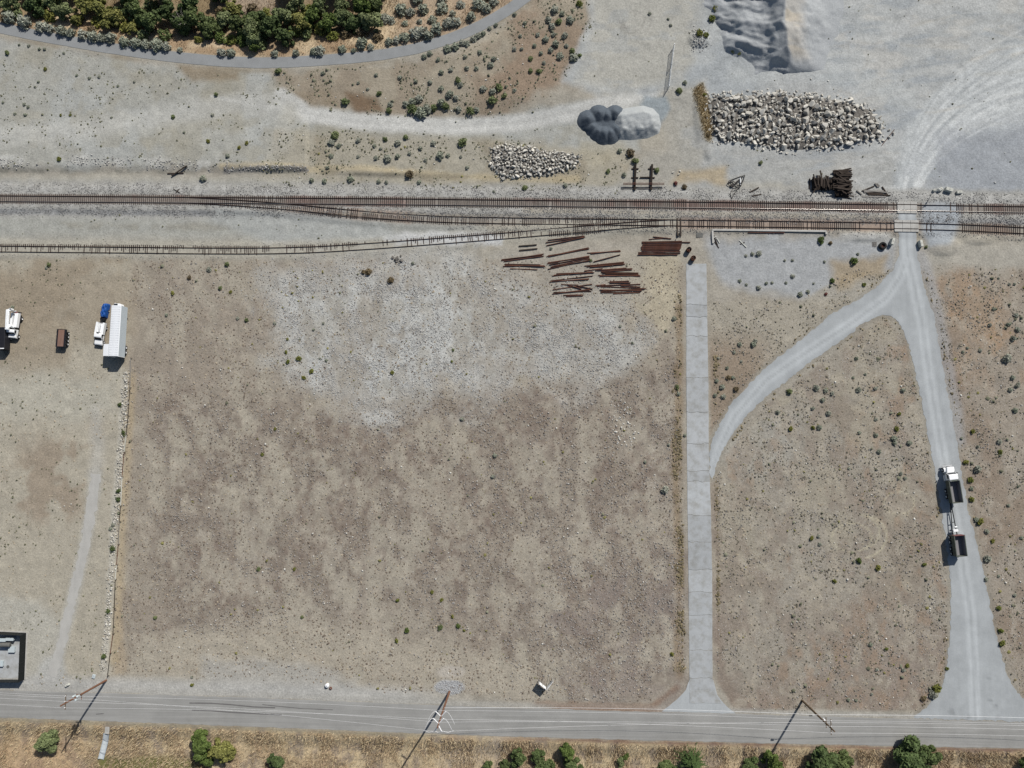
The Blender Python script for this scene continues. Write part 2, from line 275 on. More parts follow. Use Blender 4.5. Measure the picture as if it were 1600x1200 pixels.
def coord(n, scale=(1,1,1), kind='Object'):
    t = nd(n,'ShaderNodeTexCoord'); m = nd(n,'ShaderNodeMapping'); n.links.new(t.outputs[kind], m.inputs[0]); m.inputs['Scale'].default_value = scale
    return m.outputs[0]
def tex(n, vec, scale, detail=4, kind='ShaderNodeTexNoise'):
    x = nd(n, kind); n.links.new(vec, x.inputs['Vector']); x.inputs['Scale'].default_value = scale
    if kind == 'ShaderNodeTexNoise': x.inputs['Detail'].default_value = detail; x.inputs['Roughness'].default_value = .65
    return x
def val3(n, f):
    c = nd(n,'ShaderNodeCombineColor'); [n.links.new(f, c.inputs[i]) for i in range(3)]; return c.outputs[0]
def bump(n, b, h, s, dist):
    x = nd(n,'ShaderNodeBump'); n.links.new(h, x.inputs['Height']); x.inputs['Strength'].default_value = s; x.inputs['Distance'].default_value = dist; n.links.new(x.outputs[0], b.inputs['Normal'])
def surf(name, col, rough=.8, var=.15, scale=3, metal=0, bmp=0, attr=False, objvar=0, scl=(1,1,1), dirt=None, dirtamt=.5, dscale=.6):
    m, n, b = newmat(name); v = coord(n, scl); t = tex(n, v, scale, 5)
    f = ramp(n, t.outputs[0], .3, .7, 1-var, 1+var); c = col
    if dirt: c = mixc(n,'MIX', ramp(n, tex(n, v, dscale, 6).outputs[0], .45, .7, 0, dirtamt), col, dirt)
    c = mixc(n,'MULTIPLY',1.0,c,val3(n,f))
    if attr:
        a = nd(n,'ShaderNodeAttribute', attribute_name='Col'); c = mixc(n,'MULTIPLY',1.0,c,a.outputs[0])
    if objvar:
        i = nd(n,'ShaderNodeObjectInfo'); c = mixc(n,'MULTIPLY',1.0,c,val3(n,ramp(n,i.outputs['Random'],0,1,1-objvar,1+objvar)))
    n.links.new(c, b.inputs['Base Color']); b.inputs['Roughness'].default_value = rough; b.inputs['Metallic'].default_value = metal
    if bmp: bump(n, b, t.outputs[0], .6, bmp)
    return m
# earth: painted zones x fine soil, grit and pebbles
m, n, b = newmat('earth'); v = coord(n); a = nd(n,'ShaderNodeAttribute', attribute_name='Col')
t1, t2, t3 = tex(n,v,2.2,6), tex(n,v,.45,5), tex(n,v,7,3)
c = mixc(n,'MULTIPLY',1.0,a.outputs[0],val3(n,ramp(n,t1.outputs[0],.3,.7,.80,1.20)))
c = mixc(n,'MULTIPLY',1.0,c,val3(n,ramp(n,t2.outputs[0],.3,.7,.90,1.10)))
c = mixc(n,'MULTIPLY',1.0,c,val3(n,ramp(n,t3.outputs[0],.3,.7,.80,1.20)))
vo = tex(n,v,3.2,kind='ShaderNodeTexVoronoi'); g = nd(n,'ShaderNodeAttribute', attribute_name='Grit')
mm = nd(n,'ShaderNodeMath',operation='MULTIPLY'); n.links.new(ramp(n,vo.outputs['Distance'],.12,.3,1,0),mm.inputs[0]); n.links.new(g.outputs['Fac'],mm.inputs[1])
c = mixc(n,'MIX',mm.outputs[0],c,(.52,.51,.49)); n.links.new(c,b.inputs['Base Color']); b.inputs['Roughness'].default_value = .95
bump(n,b,t1.outputs[0],.7,.12)
def linear_road(name, col, along, streak, dark):
    m, n, b = newmat(name); v = coord(n); vs_ = coord(n, along)
    s = tex(n, vs_, streak, 5); f = tex(n, v, 5, 4); q = tex(n, v, .22, 5)
    c = mixc(n,'MULTIPLY',1.0,col,val3(n,ramp(n,s.outputs[0],.3,.7,1-dark,1+dark))); c = mixc(n,'MULTIPLY',1.0,c,val3(n,ramp(n,f.outputs[0],.3,.7,.92,1.08)))
    c = mixc(n,'MULTIPLY',1.0,c,val3(n,ramp(n,q.outputs[0],.3,.7,.92,1.08))); c = mixc(n,'MULTIPLY',1.0,c,nd(n,'ShaderNodeAttribute', attribute_name='Col').outputs[0]); n.links.new(c,b.inputs['Base Color']); b.inputs['Roughness'].default_value = .9
    bump(n,b,f.outputs[0],.3,.02); return m
linear_road('asphalt_old', A(154,153,149), (.02,1,1), 2.2, .11)
linear_road('asphalt_trail', A(148,150,150), (.3,.3,1), 1.5, .05)
linear_road('track_surface', A(184,182,176), (1.0,.15,1), 1.2, .05)
linear_road('gravel_surface', A(177,181,182), (1.0,.10,1), .9, .04)
surf('concrete_slab', A(177,180,181), .9, .07, .9, bmp=.01, objvar=.10, dirt=A(148,147,141), dirtamt=.8, dscale=.5)
surf('concrete', A(190,188,182), .9, .08, 2, dirt=A(150,146,138)); surf('rail_rust', A(78,58,50), .75, .25, 3, objvar=.25); surf('rail_head', A(190,184,178), .26, .1, 2, metal=.8)
surf('rust_steel', A(104,68,54), .8, .3, 2, objvar=.4, dirt=A(70,56,52)); surf('tie_wood', A(78,70,66), .95, .25, 5, objvar=.35, dirt=A(110,98,90)); surf('old_timber', A(66,58,52), .95, .3, 4, objvar=.35)
surf('grey_plank', A(140,136,130), .95, .2, 4, objvar=.25); surf('pole_wood', A(126,92,74), .9, .2, 6, scl=(1,1,.1)); surf('pole_wood_grey', A(112,96,78), .9, .2, 6, scl=(1,1,.1))
surf('white_paint', (.82,.83,.83), .35, .03, 1.5, dirt=(.6,.59,.55), dirtamt=.25); surf('trailer_roof', (.70,.72,.74), .45, .04, 1, dirt=(.56,.56,.55), dirtamt=.35, scl=(1,.2,1)); surf('trailer_side_shaded', (.44,.49,.52), .5, .04, 1)  # trailer side is the roof white with the sidewall's shade darkened into its colour
surf('black_paint', (.018,.018,.022), .4, .15, 2); surf('rubber', (.02,.02,.02), .85, .2, 5); surf('rim_metal', (.62,.62,.62), .4, .1, 4, metal=.3); surf('glass_dark', (.02,.025,.03), .08, .05, 2)
surf('chassis', (.035,.035,.035), .7, .2, 4); surf('box_steel', A(96,102,94), .6, .15, 1.5, dirt=A(120,118,110)); surf('box_inside', A(142,140,142), .6, .12, 1.2, dirt=A(110,108,112), scl=(1,.25,1)); surf('red_steel', A(130,84,82), .6, .15, 3)
surf('tarp_blue', A(32,84,158), .5, .25, 2.2, bmp=.08); surf('deck_rust', A(136,106,92), .85, .2, 1.5, dirt=A(120,108,104), scl=(1,.3,1)); surf('dark_pile', A(92,100,108), .95, .25, 4, bmp=.1, dirt=A(84,92,100)); surf('pale_pile', A(178,181,180), .95, .16, 4, bmp=.12, dirt=A(156,161,164))
surf('stock_pile', (1,1,1), .95, .16, 3, bmp=.12, attr=True); surf('boulder_stone', A(206,202,192), .9, .12, 2, objvar=.25, dirt=A(182,172,154)); surf('rubble_and_gap_shade', A(120,116,110), .95, .35, 2.5, bmp=.2, dirt=A(92,88,82)); surf('stone_stuff', (1,1,1), .9, .1, 4, attr=True)
surf('tuft_stuff', (1,1,1), .95, .1, 4, attr=True); surf('bark', A(96,82,68), .95, .3, 6); surf('dead_wood', A(190,182,172), .9, .15, 6); surf('mesh_black', (.012,.014,.014), .7, .1, 3); surf('galvanised', (.5,.52,.54), .45, .1, 3, metal=.5); surf('wire_alu', (.78,.78,.78), .4, .02, 1)
surf('cabinet', A(196,206,208), .5, .05, 2); surf('flume_metal', A(206,212,214), .5, .08, 2, metal=.1); surf('block_green', A(150,172,148), .8, .12, 2); surf('block_pale', A(206,206,196), .85, .1, 2, objvar=.1); surf('mat_dark', A(110,110,106), .95, .15, 2); surf('skid', A(112,110,108), .9, .15, 3); surf('insulator', (.8,.8,.8), .3, .02, 2); surf('scrap_dark', A(60,56,54), .8, .2, 4)
def leafmat(name, c1, c2):
    m, n, b = newmat(name); i = nd(n,'ShaderNodeObjectInfo'); a = nd(n,'ShaderNodeAttribute', attribute_name='Col')
    c = mixc(n,'MULTIPLY',1.0,mixc(n,'MIX',i.outputs['Random'],c1,c2),a.outputs[0]); n.links.new(c,b.inputs['Base Color']); b.inputs['Roughness'].default_value = .7
    return m
leafmat('leaf_sage', A(150,156,136), A(170,171,156)); leafmat('leaf_green', A(110,122,80), A(128,136,94)); leafmat('leaf_yellow', A(134,132,66), A(116,124,60)); leafmat('leaf_dark', A(82,98,58), A(98,110,66)); leafmat('leaf_olive', A(122,124,68), A(138,136,76)); leafmat('leaf_dry', A(112,100,78), A(128,112,84)); leafmat('leaf_pine', A(80,100,56), A(80,100,56)); leafmat('leaf_bright', A(98,114,58), A(88,104,52)); leafmat('leaf_red', A(120,72,66), A(120,72,66))

# ------------------------------------------------------------------ object helpers
COL = scene.collection
def tag(o, label, cat, group=None, kind=None):
    if label: o['label'] = label
    if cat: o['category'] = cat
    if group: o['group'] = group
    if kind: o['kind'] = kind
    return o
def link(name, me, mat, parent=None, kind=None):
    o = bpy.data.objects.new(name, me); COL.objects.link(o)
    if mat is not None and not me.materials: me.materials.append(MATS[mat])
    if parent: o.parent = parent
    if kind: o['kind'] = kind
    return o
def inst(name, me, parent=None, loc=(0,0,0), rot=(0,0,0), sc=(1,1,1)):
    o = bpy.data.objects.new(name, me); COL.objects.link(o); o.parent = parent
    o.location = loc; o.rotation_euler = rot; o.scale = sc if hasattr(sc,'__len__') else (sc,)*3
    return o
def thing(name, label, cat, loc, rz=0, group=None):
    o = bpy.data.objects.new(name, None); COL.objects.link(o); o.location = loc; o.rotation_euler = (0,0,rz); o.empty_display_size = .5
    return tag(o, label, cat, group)
class MB:
    def __init__(s): s.v = []; s.f = []; s.sm = False
    def add(s, vs, fs):
        k = len(s.v); s.v += [tuple(p) for p in vs]; s.f += [tuple(i+k for i in f) for f in fs]; return s
    def box(s, c, d, rz=0, rx=0, ry=0):
        R = Matrix.Rotation(rz,3,'Z') @ Matrix.Rotation(ry,3,'Y') @ Matrix.Rotation(rx,3,'X'); c = Vector(c)
        vs = [c+R @ Vector((x*d[0]/2,y*d[1]/2,z*d[2]/2)) for z in (-1,1) for y in (-1,1) for x in (-1,1)]
        return s.add(vs, [(0,2,3,1),(4,5,7,6),(0,1,5,4),(2,6,7,3),(0,4,6,2),(1,3,7,5)])
    def prism(s, prof, x0, x1, axis='x', taper=1.0):
        n = len(prof); mk = (lambda x,a,b: (x,a,b)) if axis == 'x' else ((lambda x,a,b: (a,x,b)) if axis == 'y' else (lambda x,a,b: (a,b,x)))
        vs = [mk(x0,*p) for p in prof]+[mk(x1,*p) for p in prof]
        return s.add(vs, [tuple(range(n-1,-1,-1)), tuple(range(n,2*n))]+[(i,(i+1)%n,n+(i+1)%n,n+i) for i in range(n)])
    def tube(s, pts, r, n=6, cap=True):
        pts = [Vector(p) for p in pts]; rs_ = r if hasattr(r,'__len__') else [r]*len(pts); k = len(s.v); up = Vector((.3,.2,.93))
        for i, p in enumerate(pts):
            d = (pts[min(i+1,len(pts)-1)]-pts[max(i-1,0)]).normalized()
            a = d.cross(up) if abs(d.dot(up)) < .95 else d.cross(Vector((1,0,0))); a.normalize(); b_ = d.cross(a)
            for j in range(n): t = 2*math.pi*j/n; s.v.append(tuple(p+rs_[i]*(math.cos(t)*a+math.sin(t)*b_)))
        for i in range(len(pts)-1):
            for j in range(n): s.f.append((k+i*n+j, k+i*n+(j+1)%n, k+(i+1)*n+(j+1)%n, k+(i+1)*n+j))
        if cap: s.f.append(tuple(k+j for j in range(n-1,-1,-1))); s.f.append(tuple(k+(len(pts)-1)*n+j for j in range(n)))
        return s
    def lathe(s, c, prof, axis='x', n=16):
        """prof: (offset along axis, radius); closed if the ends have radius 0"""
        k = len(s.v)
        for o_, r in prof:
            for j in range(n):
                t = 2*math.pi*j/n; a, b_ = r*math.cos(t), r*math.sin(t)
                q = (o_,a,b_) if axis == 'x' else ((a,o_,b_) if axis == 'y' else (a,b_,o_)); s.v.append((c[0]+q[0],c[1]+q[1],c[2]+q[2]))
        for i in range(len(prof)-1):
            for j in range(n): s.f.append((k+i*n+j, k+i*n+(j+1)%n, k+(i+1)*n+(j+1)%n, k+(i+1)*n+j))
        return s
    def mesh(s, name='m'):
        me = bpy.data.meshes.new(name); me.from_pydata(s.v, [], s.f)
        bm = bmesh.new(); bm.from_mesh(me); bmesh.ops.recalc_face_normals(bm, faces=bm.faces); bm.to_mesh(me); bm.free()
        if s.sm: me.polygons.foreach_set('use_smooth', [True]*len(me.polygons))
        return me
    def build(s, name, mat, parent=None, bev=0, kind=None):
        me = s.mesh(name)
        if bev:
            bm = bmesh.new(); bm.from_mesh(me); bmesh.ops.bevel(bm, geom=[e for e in bm.edges if e.is_manifold and e.calc_face_angle(0) > .5], offset=bev, segments=1, affect='EDGES', clamp_overlap=True); bm.to_mesh(me); bm.free()
        return link(name, me, mat, parent, kind)
def bulk(name, V_, F_, cols, mat, parent=None):
    """one mesh from numpy arrays, colour per vertex"""
    me = bpy.data.meshes.new(name); nv, nf = len(V_), len(F_); k = F_.shape[1]
    me.vertices.add(nv); me.vertices.foreach_set('co', V_.astype(np.float32).ravel()); me.loops.add(nf*k); me.loops.foreach_set('vertex_index', F_.astype(np.int32).ravel())
    me.polygons.add(nf); me.polygons.foreach_set('loop_start', np.arange(0,nf*k,k,dtype=np.int32)); me.update(calc_edges=True); me.validate()
    if cols is not None:
        a = me.color_attributes.new('Col','FLOAT_COLOR','POINT'); a.data.foreach_set('color', np.concatenate([cols,np.ones((nv,1))],1).astype(np.float32).ravel())
    return link(name, me, mat, parent)

# ------------------------------------------------------------------ the ground sheet
idx = np.arange(NX*NY).reshape(NY,NX)
F_ = np.stack([idx[:-1,:-1],idx[:-1,1:],idx[1:,1:],idx[1:,:-1]],-1).reshape(-1,4)
ground = bulk('ground', np.stack([XX,YY,Zt],-1).reshape(-1,3), F_, C.reshape(-1,3), 'earth'); ground['kind'] = 'structure'
ground.data.polygons.foreach_set('use_smooth', [True]*len(ground.data.polygons))
grit = np.clip(.25*rough+.6*grav+.5*stroke(MAIN,26,4,2)+.4*zone([(850,880),(1070,600),(1070,1095),(850,1095)],30,20,2)+.35*mid+.3*(upm+rgt),0,.8)*(1-bot)*(.3+.7*patch(.4,.6,N3))
ga = ground.data.attributes.new('Grit','FLOAT','POINT'); ga.data.foreach_set('value', grit.astype(np.float32).ravel())

def sheet(name, poly, mat, dz, step=1.6, jit=0.0, kind='structure', dens=1.0, tint=None):
    """a draped sheet inside a map-coordinate outline"""
    pts = PP(poly); out = []
    for i in range(len(pts)):
        a, b_ = pts[i], pts[(i+1)%len(pts)]; L = (b_-a).length; k = max(1,int(L/dens)); nrm = Vector((-(b_-a).y,(b_-a).x)).normalized()
        for j in range(k):
            p = a+(b_-a)*(j/k)
            if jit and j: p = p+nrm*((vnoise(np.array(p.x*1.3+40),np.array(p.y*1.3+40),3)-.5)*2*jit+random.uniform(-.3,.3)*jit)
            out.append(p)
    xs = [p.x for p in out]; ys = [p.y for p in out]; gx, gy = np.meshgrid(np.arange(min(xs),max(xs),step),np.arange(min(ys),max(ys),step)); gx = gx.ravel(); gy = gy.ravel()
    sd = sdpoly(gx,gy,[(p.x,p.y) for p in out]); inn = [Vector((a,b_)) for a,b_,s in zip(gx,gy,sd) if s < -step*.45]
    vs_, es, fs, *_ = geometry.delaunay_2d_cdt(out+inn, [(i,(i+1)%len(out)) for i in range(len(out))], [list(range(len(out)))], 1, 1e-4)
    x = np.array([p.x for p in vs_]); y = np.array([p.y for p in vs_]); z = bil(Zt,x,y)+dz
    me = bpy.data.meshes.new(name); me.from_pydata(list(zip(x,y,z)),[],[tuple(f) for f in fs]); me.update()
    if me.polygons and me.polygons[0].normal.z < 0: me.flip_normals()
    me.polygons.foreach_set('use_smooth',[True]*len(me.polygons)); f = np.ones(len(x)) if tint is None else tint(*UV(x,y))
    a = me.color_attributes.new('Col','FLOAT_COLOR','POINT'); a.data.foreach_set('color', np.stack([f,f,f,np.ones_like(f)],-1).astype(np.float32).ravel())
    return link(name, me, mat, None, kind)
def ribbon_poly(line, hw):
    L = []; R = []
    for i, (x, y) in enumerate(line):
        a = line[max(i-1,0)]; b_ = line[min(i+1,len(line)-1)]; dx, dy = b_[0]-a[0], b_[1]-a[1]; q = math.hypot(dx,dy); L.append((x-dy/q*hw,y+dx/q*hw)); R.append((x+dy/q*hw,y-dx/q*hw))
    return L+R[::-1]
def paved_tint(u, v_):
    t = (v_-interp(ROAD_N,u))/(interp(ROAD_S,u)-interp(ROAD_N,u)); q = fbm(u*.16,v_*.16,6,2,4)-.5; f = 1+.05*np.cos((t-.18)*4*2*np.pi)+q*.16
    f += .10*sstep(.10,.0,t)+.08*sstep(.12,.0,1-t)*(q>-.05); return f+.10*sstep(60,10,np.abs(u-1530))*sstep(.5,.0,t)+.07*sstep(60,10,np.abs(u-1090))*sstep(.5,.0,t)
paved = sheet('paved_road', ROAD_N+ROAD_S[::-1], 'asphalt_old', .045, .8, .14, tint=paved_tint)
trail = sheet('trail', ribbon_poly(TRAIL, 8.3), 'asphalt_trail', .05, 1.6, .03)
RA = [(1417,330),(1418,400),(1428,440),(1440,500),(1454,600),(1471,700),(1488,790),(1505,880),(1517,960),(1523,1040),(1524,1125)]; RB = [(1417,400),(1408,430),(1385,465),(1335,502),(1258,552),(1197,594),(1148,650),(1124,700),(1111,745)]
def road_tint(u, v_):
    q = fbm(u*.16,v_*.16,3,3,3)-.5; f = np.ones_like(u)*.91
    for ln, o_ in ((RA,(-6.5,5.5)),(RB,(-5,5))):
        for k in o_: d = segd(u,v_,[(a+k*(.9 if ln is RA else .6),b_+(0 if ln is RA else k*.75)) for a,b_ in ln])+q*3; f = np.maximum(f,.91+.19*sstep(5.5,1.2,d))
        f -= .07*sstep(3,.5,segd(u,v_,ln)+q*3)
    f -= .05*sstep(14,3,segd(u,v_,[(1402,452),(1400,478)])); f -= .07*sstep(4,0,-sdpoly(u,v_,GR_OUT)+q*4); f += .05*sstep(360,330,v_)
    for a,b_,r in ((1546,1060,5),(1548,1095,5),(1556,1104,4),(1488,1112,7),(1490,1117,5),(1560,1120,6),(1515,1120,5)): f -= .22*sstep(r,r*.3,np.hypot(u-a,(v_-b_)*1.4)+q*4)
    return f+q*.14+(fbm(u*.16,v_*.16,1.0,5,2)-.5)*.1
groad = sheet('gravel_road', GR_OUT, 'gravel_surface', .035, .55, .3, dens=.5, tint=road_tint)
yard_track = sheet('dirt_track', ribbon_poly(LTRACK, 7.6), 'track_surface', .035, 1.0, .5, dens=.6, tint=lambda u, v_: .97+.12*(fbm(u*.16,v_*.16,2,2,3)-.5))
apron = sheet('driveway_apron', [(1077.5,1062.6),(1072,1078),(1058,1093),(1034,1112),(1150,1115.3),(1134,1102),(1121,1086),(1114.5,1062.6)], 'gravel_surface', .03, 1.2, .12)
for i, (pts, wd) in enumerate(([[(296,1098.5),(330,1098.8),(360,1101),(395,1104.5),(430,1106)],1.0],[[(300,1109.5),(330,1110.5),(360,1113),(400,1115),(440,1117)],1.0],[[(150,1116),(162,1115)],.7],[[(410,1101),(470,1107),(520,1109)],.6])):
    q = sheet('skid_mark', ribbon_poly(pts,wd), 'skid', .052, 2.0, .03, None); q.parent = paved
# concrete driveway: slabs with cracked joints
drive = thing('concrete_driveway', 'long straight concrete slab driveway running from the paved road towards the tracks', 'driveway', (0,0,0)); drive['kind'] = 'structure'; del drive['category']
JY = [412,476,495,525,590,644,693,736,752,805,814,847,890,925,961,1016,1060]
JY = [j for j in JY if j not in (752,814)]+[752.5,1079,1099]; JY.sort()
def jrow(y):
    rr = random.Random(int(y*10)); return [(interp(DRV_L,y)+(interp(DRV_R,y)-interp(DRV_L,y))*t, y+rr.uniform(-1.3,1.3)*(0 if y in (412,) else 1)) for t in np.linspace(0,1,7)]
for a, b_ in zip(JY[:-1], JY[1:]):
    top, botm = jrow(a), jrow(b_); ys = np.linspace(0,1,5)[1:-1]
    ol = [(x,y+.28) for x,y in top]+[(interp(DRV_R,a+(b_-a)*t)+random.uniform(-.25,.25),a+(b_-a)*t) for t in ys]+[(x,y-.28) for x,y in botm[::-1]]+[(interp(DRV_L,a+(b_-a)*t)+random.uniform(-.25,.25),a+(b_-a)*t) for t in ys[::-1]]
    p3 = [G3(x,y) for x,y in ol]; k = len(p3); mb = MB(); dz = random.uniform(.05,.075)
    mb.add([(p.x,p.y,p.z+dz) for p in p3]+[(p.x,p.y,p.z-.1) for p in p3], [tuple(range(k))]+[(i,(i+1)%k,k+(i+1)%k,k+i) for i in range(k)]); mb.build('slab','concrete_slab',drive)

# ------------------------------------------------------------------ railway
def resample(line, step):
    pts = PP(line); out = []; acc = 0; D = [0]
    for a, b_ in zip(pts[:-1],pts[1:]): D.append(D[-1]+(b_-a).length)
    s = np.arange(0, D[-1], step); xs = np.interp(s,D,[p.x for p in pts]); ys = np.interp(s,D,[p.y for p in pts])
    k = max(1,int(6/step)); ker = np.ones(2*k+1)/(2*k+1)
    xs2 = np.convolve(np.pad(xs,k,mode='reflect',reflect_type='odd'),ker,'valid'); ys2 = np.convolve(np.pad(ys,k,mode='reflect',reflect_type='odd'),ker,'valid')
    return xs2, ys2
RP = [(-.07,0),(.07,0),(.07,.02),(.012,.04),(.012,.11),(.036,.125),(.036,.155),(.026,.168),(0,.172),(-.026,.168),(-.036,.155),(-.036,.125),(-.012,.11),(-.012,.04),(-.07,.02)]
def rail(xs, ys, zs, off, parent, mat='rail_rust', head=None):
    dx, dy = np.gradient(xs), np.gradient(ys); q = np.hypot(dx,dy); nx_, ny_ = -dy/q, dx/q; vs_ = []; fs = []; k = len(RP)
    for i in range(len(xs)):
        for a, b_ in RP: vs_.append((xs[i]+nx_[i]*(off+a), ys[i]+ny_[i]*(off+a), zs[i]+b_))
    for i in range(len(xs)-1):
        for j in range(k): fs.append((i*k+j,i*k+(j+1)%k,(i+1)*k+(j+1)%k,(i+1)*k+j))
    fs += [tuple(range(k)), tuple((len(xs)-1)*k+j for j in range(k-1,-1,-1))]
    me = bpy.data.meshes.new('rail'); me.from_pydata(vs_,[],fs); bm = bmesh.new(); bm.from_mesh(me); bmesh.ops.recalc_face_normals(bm,faces=bm.faces); bm.to_mesh(me); bm.free()
    o = link('rail', me, mat, parent)
    if head:
        me.materials.append(MATS[head]); mi = [0]*len(me.polygons); sm = [False]*len(me.polygons)
        for i in range(len(xs)-1):
            for j in (6,7,8,9): mi[i*k+j] = 1; sm[i*k+j] = True
        me.polygons.foreach_set('material_index', mi); me.polygons.foreach_set('use_smooth', sm)
    return o
TIE = [MB().box((0,0,0),(.23+random.uniform(-.03,.03),2.6,.18)).mesh('tie') for _ in range(4)]
for t in TIE: t.materials.append(MATS['tie_wood'])
def track(label, line, keep, sink, heads, n_parts=300):
    root = thing('railway_track', label, 'railway track', (0,0,0)); xs, ys = resample(line, .51); zs = bil(Zt,xs,ys)+.06
    r = random.Random(len(line)); ties = []
    for i in range(0,len(xs)-1):
        u, v_ = UV(xs[i],ys[i]); p = keep(float(u))
        if r.random() > p: continue
        a = math.atan2(ys[min(i+1,len(xs)-1)]-ys[i-1] if i else ys[1]-ys[0], xs[min(i+1,len(xs)-1)]-xs[i-1] if i else xs[1]-xs[0])+r.uniform(-.03,.03)
        off = r.uniform(-.1,.1); rx = r.uniform(-.004,.004)+(sink[1] if sink else 0)
        ties.append((xs[i]-math.sin(a)*off, ys[i]+math.cos(a)*off, zs[i]-.075+(sink[0]*r.uniform(.2,1.25) if sink else r.uniform(-.03,.012)), a, rx, float(u)))
    ties.sort(key=lambda t: abs(t[5]-800)); rest = [t for t in ties[n_parts:]]
    for k, t in enumerate(ties[:n_parts]): inst('tie', TIE[k%4], root, t[:3], (t[4],0,t[3]))
    if rest:
        mb = MB(); [mb.box(t[:3],(.23,2.6,.18),rz=t[3],rx=t[4]) for t in rest]; mb.build('ties','tie_wood',root,kind='stuff')
    for s, hd in zip((1,-1), heads): rail(xs, ys, zs, s*.752, root, 'rail_rust', hd)
    return root, xs, ys, zs
def keep_main(u):
    if 1399 < u < 1432: return 0
    if 1432 < u < 1535: return .45 if u > 1500 else .3
    if 1385 < u < 1400: return .35
    return .985
def keep_side(u):
    if u < 345: return 0
    if 1393 < u < 1436: return 0
    if 1345 < u < 1394: return .35
    if 1436 < u < 1497: return .12
    if 760 < u < 800: return .55
    if 1030 < u < 1090: return .6
    return .88
main, mx, my, mz = track('main railway track with closely spaced dark ties and one polished rail', MAIN, keep_main, None, (None,'rail_head'))
side, sx_, sy_, sz_ = track('siding track that branches off the main line and runs beside it through the crossing', SIDE, keep_side, (-.035,0), (None,None))
def keep_spur(u):
    if 940 < u: return .35
    if 560 < u < 640: return .25
    if 420 < u < 445 or 280 < u < 300: return .3
    return .95
spur, px_, py_, pz_ = track('half buried spur track curving into the siding above the stacked rails', SPUR, keep_spur, (-.095,.05), (None,None))
# long switch ties, points and crossing panels
sw = thing('switch_stand', 'pair of long switch timbers with a low stand where the spur joins the siding', 'switch stand', G3(1061,357))
for dx in (-.5,.35): MB().box((dx,.2,.06),(.26,4.6,.2)).build('switch_tie','old_timber',sw)
mb = MB(); mb.box((-.07,-1.6,.3),(.45,.35,.4)); mb.tube([(-.07,-1.6,.4),(-.07,-1.6,1.3)],.05); mb.box((-.07,-1.6,1.3),(.05,.45,.35)); mb.build('stand','scrap_dark',sw)
for lab, u0, u1, ln in (('concrete crossing panels where the gravel road crosses the main line',1400.5,1431.5,MAIN),('concrete crossing panels where the gravel road crosses the siding',1396.5,1434.5,SIDE)):
    um = (u0+u1)/2; vm = float(interp(ln,um)); g = G3(um,vm); a = P0(u0,float(interp(ln,u0))); b_ = P0(u1,float(interp(ln,u1))); ang = math.atan2(b_.y-a.y,b_.x-a.x); L = (b_-a).length
    t = thing('rail_crossing', lab, 'crossing', g, ang)
    for yy, wd in ((0,1.26),(1.15,.62),(-1.15,.62)):
        for k in range(3): MB().box((L/3*(k-1),yy,.115),(L/3-.05,wd,.24)).build('panel','concrete',t,.02)

# ------------------------------------------------------------------ piles of gravel
def heightfield(name, label, u0, u1, v0, v1, fn, mat, step=.32, colfn=None):
    a, b_ = P0(u0,v1), P0(u1,v0); xs = np.arange(min(a.x,P0(u0,v0).x),max(b_.x,P0(u1,v1).x),step); ys = np.arange(a.y,b_.y,step); gx, gy = np.meshgrid(xs,ys); u, v_ = UV(gx,gy)
    h = fn(gx,gy,u,v_); z = bil(Zt,gx,gy)+h; nx_, ny_ = len(xs), len(ys); id_ = np.arange(nx_*ny_).reshape(ny_,nx_)
    q = np.stack([id_[:-1,:-1],id_[:-1,1:],id_[1:,1:],id_[1:,:-1]],-1).reshape(-1,4); hv = h.ravel(); q = q[(hv[q] > -.05).any(1)]
    us = np.unique(q); rm = np.zeros(nx_*ny_,int); rm[us] = np.arange(len(us)); vv = np.stack([gx,gy,np.where(h<0,bil(Zt,gx,gy)+np.maximum(h,-.15),z)],-1).reshape(-1,3)[us]
    o = bulk(name, vv, rm[q], None if colfn is None else colfn(gx,gy,u,v_).reshape(-1,3)[us], mat); o.data.polygons.foreach_set('use_smooth',[True]*len(o.data.polygons)); return tag(o,label,'gravel pile')
def dark_fn(x, y, u, v_):
    h = np.full(x.shape,-1.)
    for cu, cv, hh in ((919,190,2.0),(936,181,2.0),(948,183,1.7),(961,180,1.9),(926,201,1.6),(934,208,1.7),(943,211,2.0),(953,211,1.9),(962,205,1.8)):
        p = P0(cu,cv); d = np.hypot(x-p.x,y-p.y); d = d*(1+.16*(fbm(x+hh*9,y,1.6,4,3)-.5)); h = np.maximum(h, hh-np.hypot(d,.3)*.80+.2)
    h = np.maximum(h, .6-.16*np.maximum(segd(u,v_,[(932,196),(960,196)])-5,0)*.9)
    return h+(fbm(x,y,1.0,2,3)-.5)*.14+(fbm(x,y,.4,5,2)-.5)*.10
heightfield('gravel_pile','dark grey pile of dumped gravel loads beside the pale grey pile',896,976,160,234,dark_fn,'dark_pile',.22)
PALE = [(954,180),(964,172),(984,168),(1005,165),(1021,170),(1030,180),(1033,196),(1030,209),(1012,217),(985,220),(964,219),(957,205)]
def pale_fn(x, y, u, v_):
    s = -sdpoly(u,v_,PALE)*.16; tilt = 1.9+.9*(np.clip((1+.0*u)*(195-v_)/30,-1,1))*.5
    return np.minimum(s*.85, tilt)-.05+((fbm(x,y,1.1,3,4)-.5)*.6+(.5-np.abs(fbm(x*.6+y*.6,y*1.2-x*1.2,1.0,2,2)-.5)*2)*.18)*sstep(.2,1,s)*(.4+.9*sstep(185,198,v_))
heightfield('gravel_pile','pale grey flat topped gravel pile joined to the dark lobed pile',950,1038,156,226,pale_fn,'pale_pile',.3)
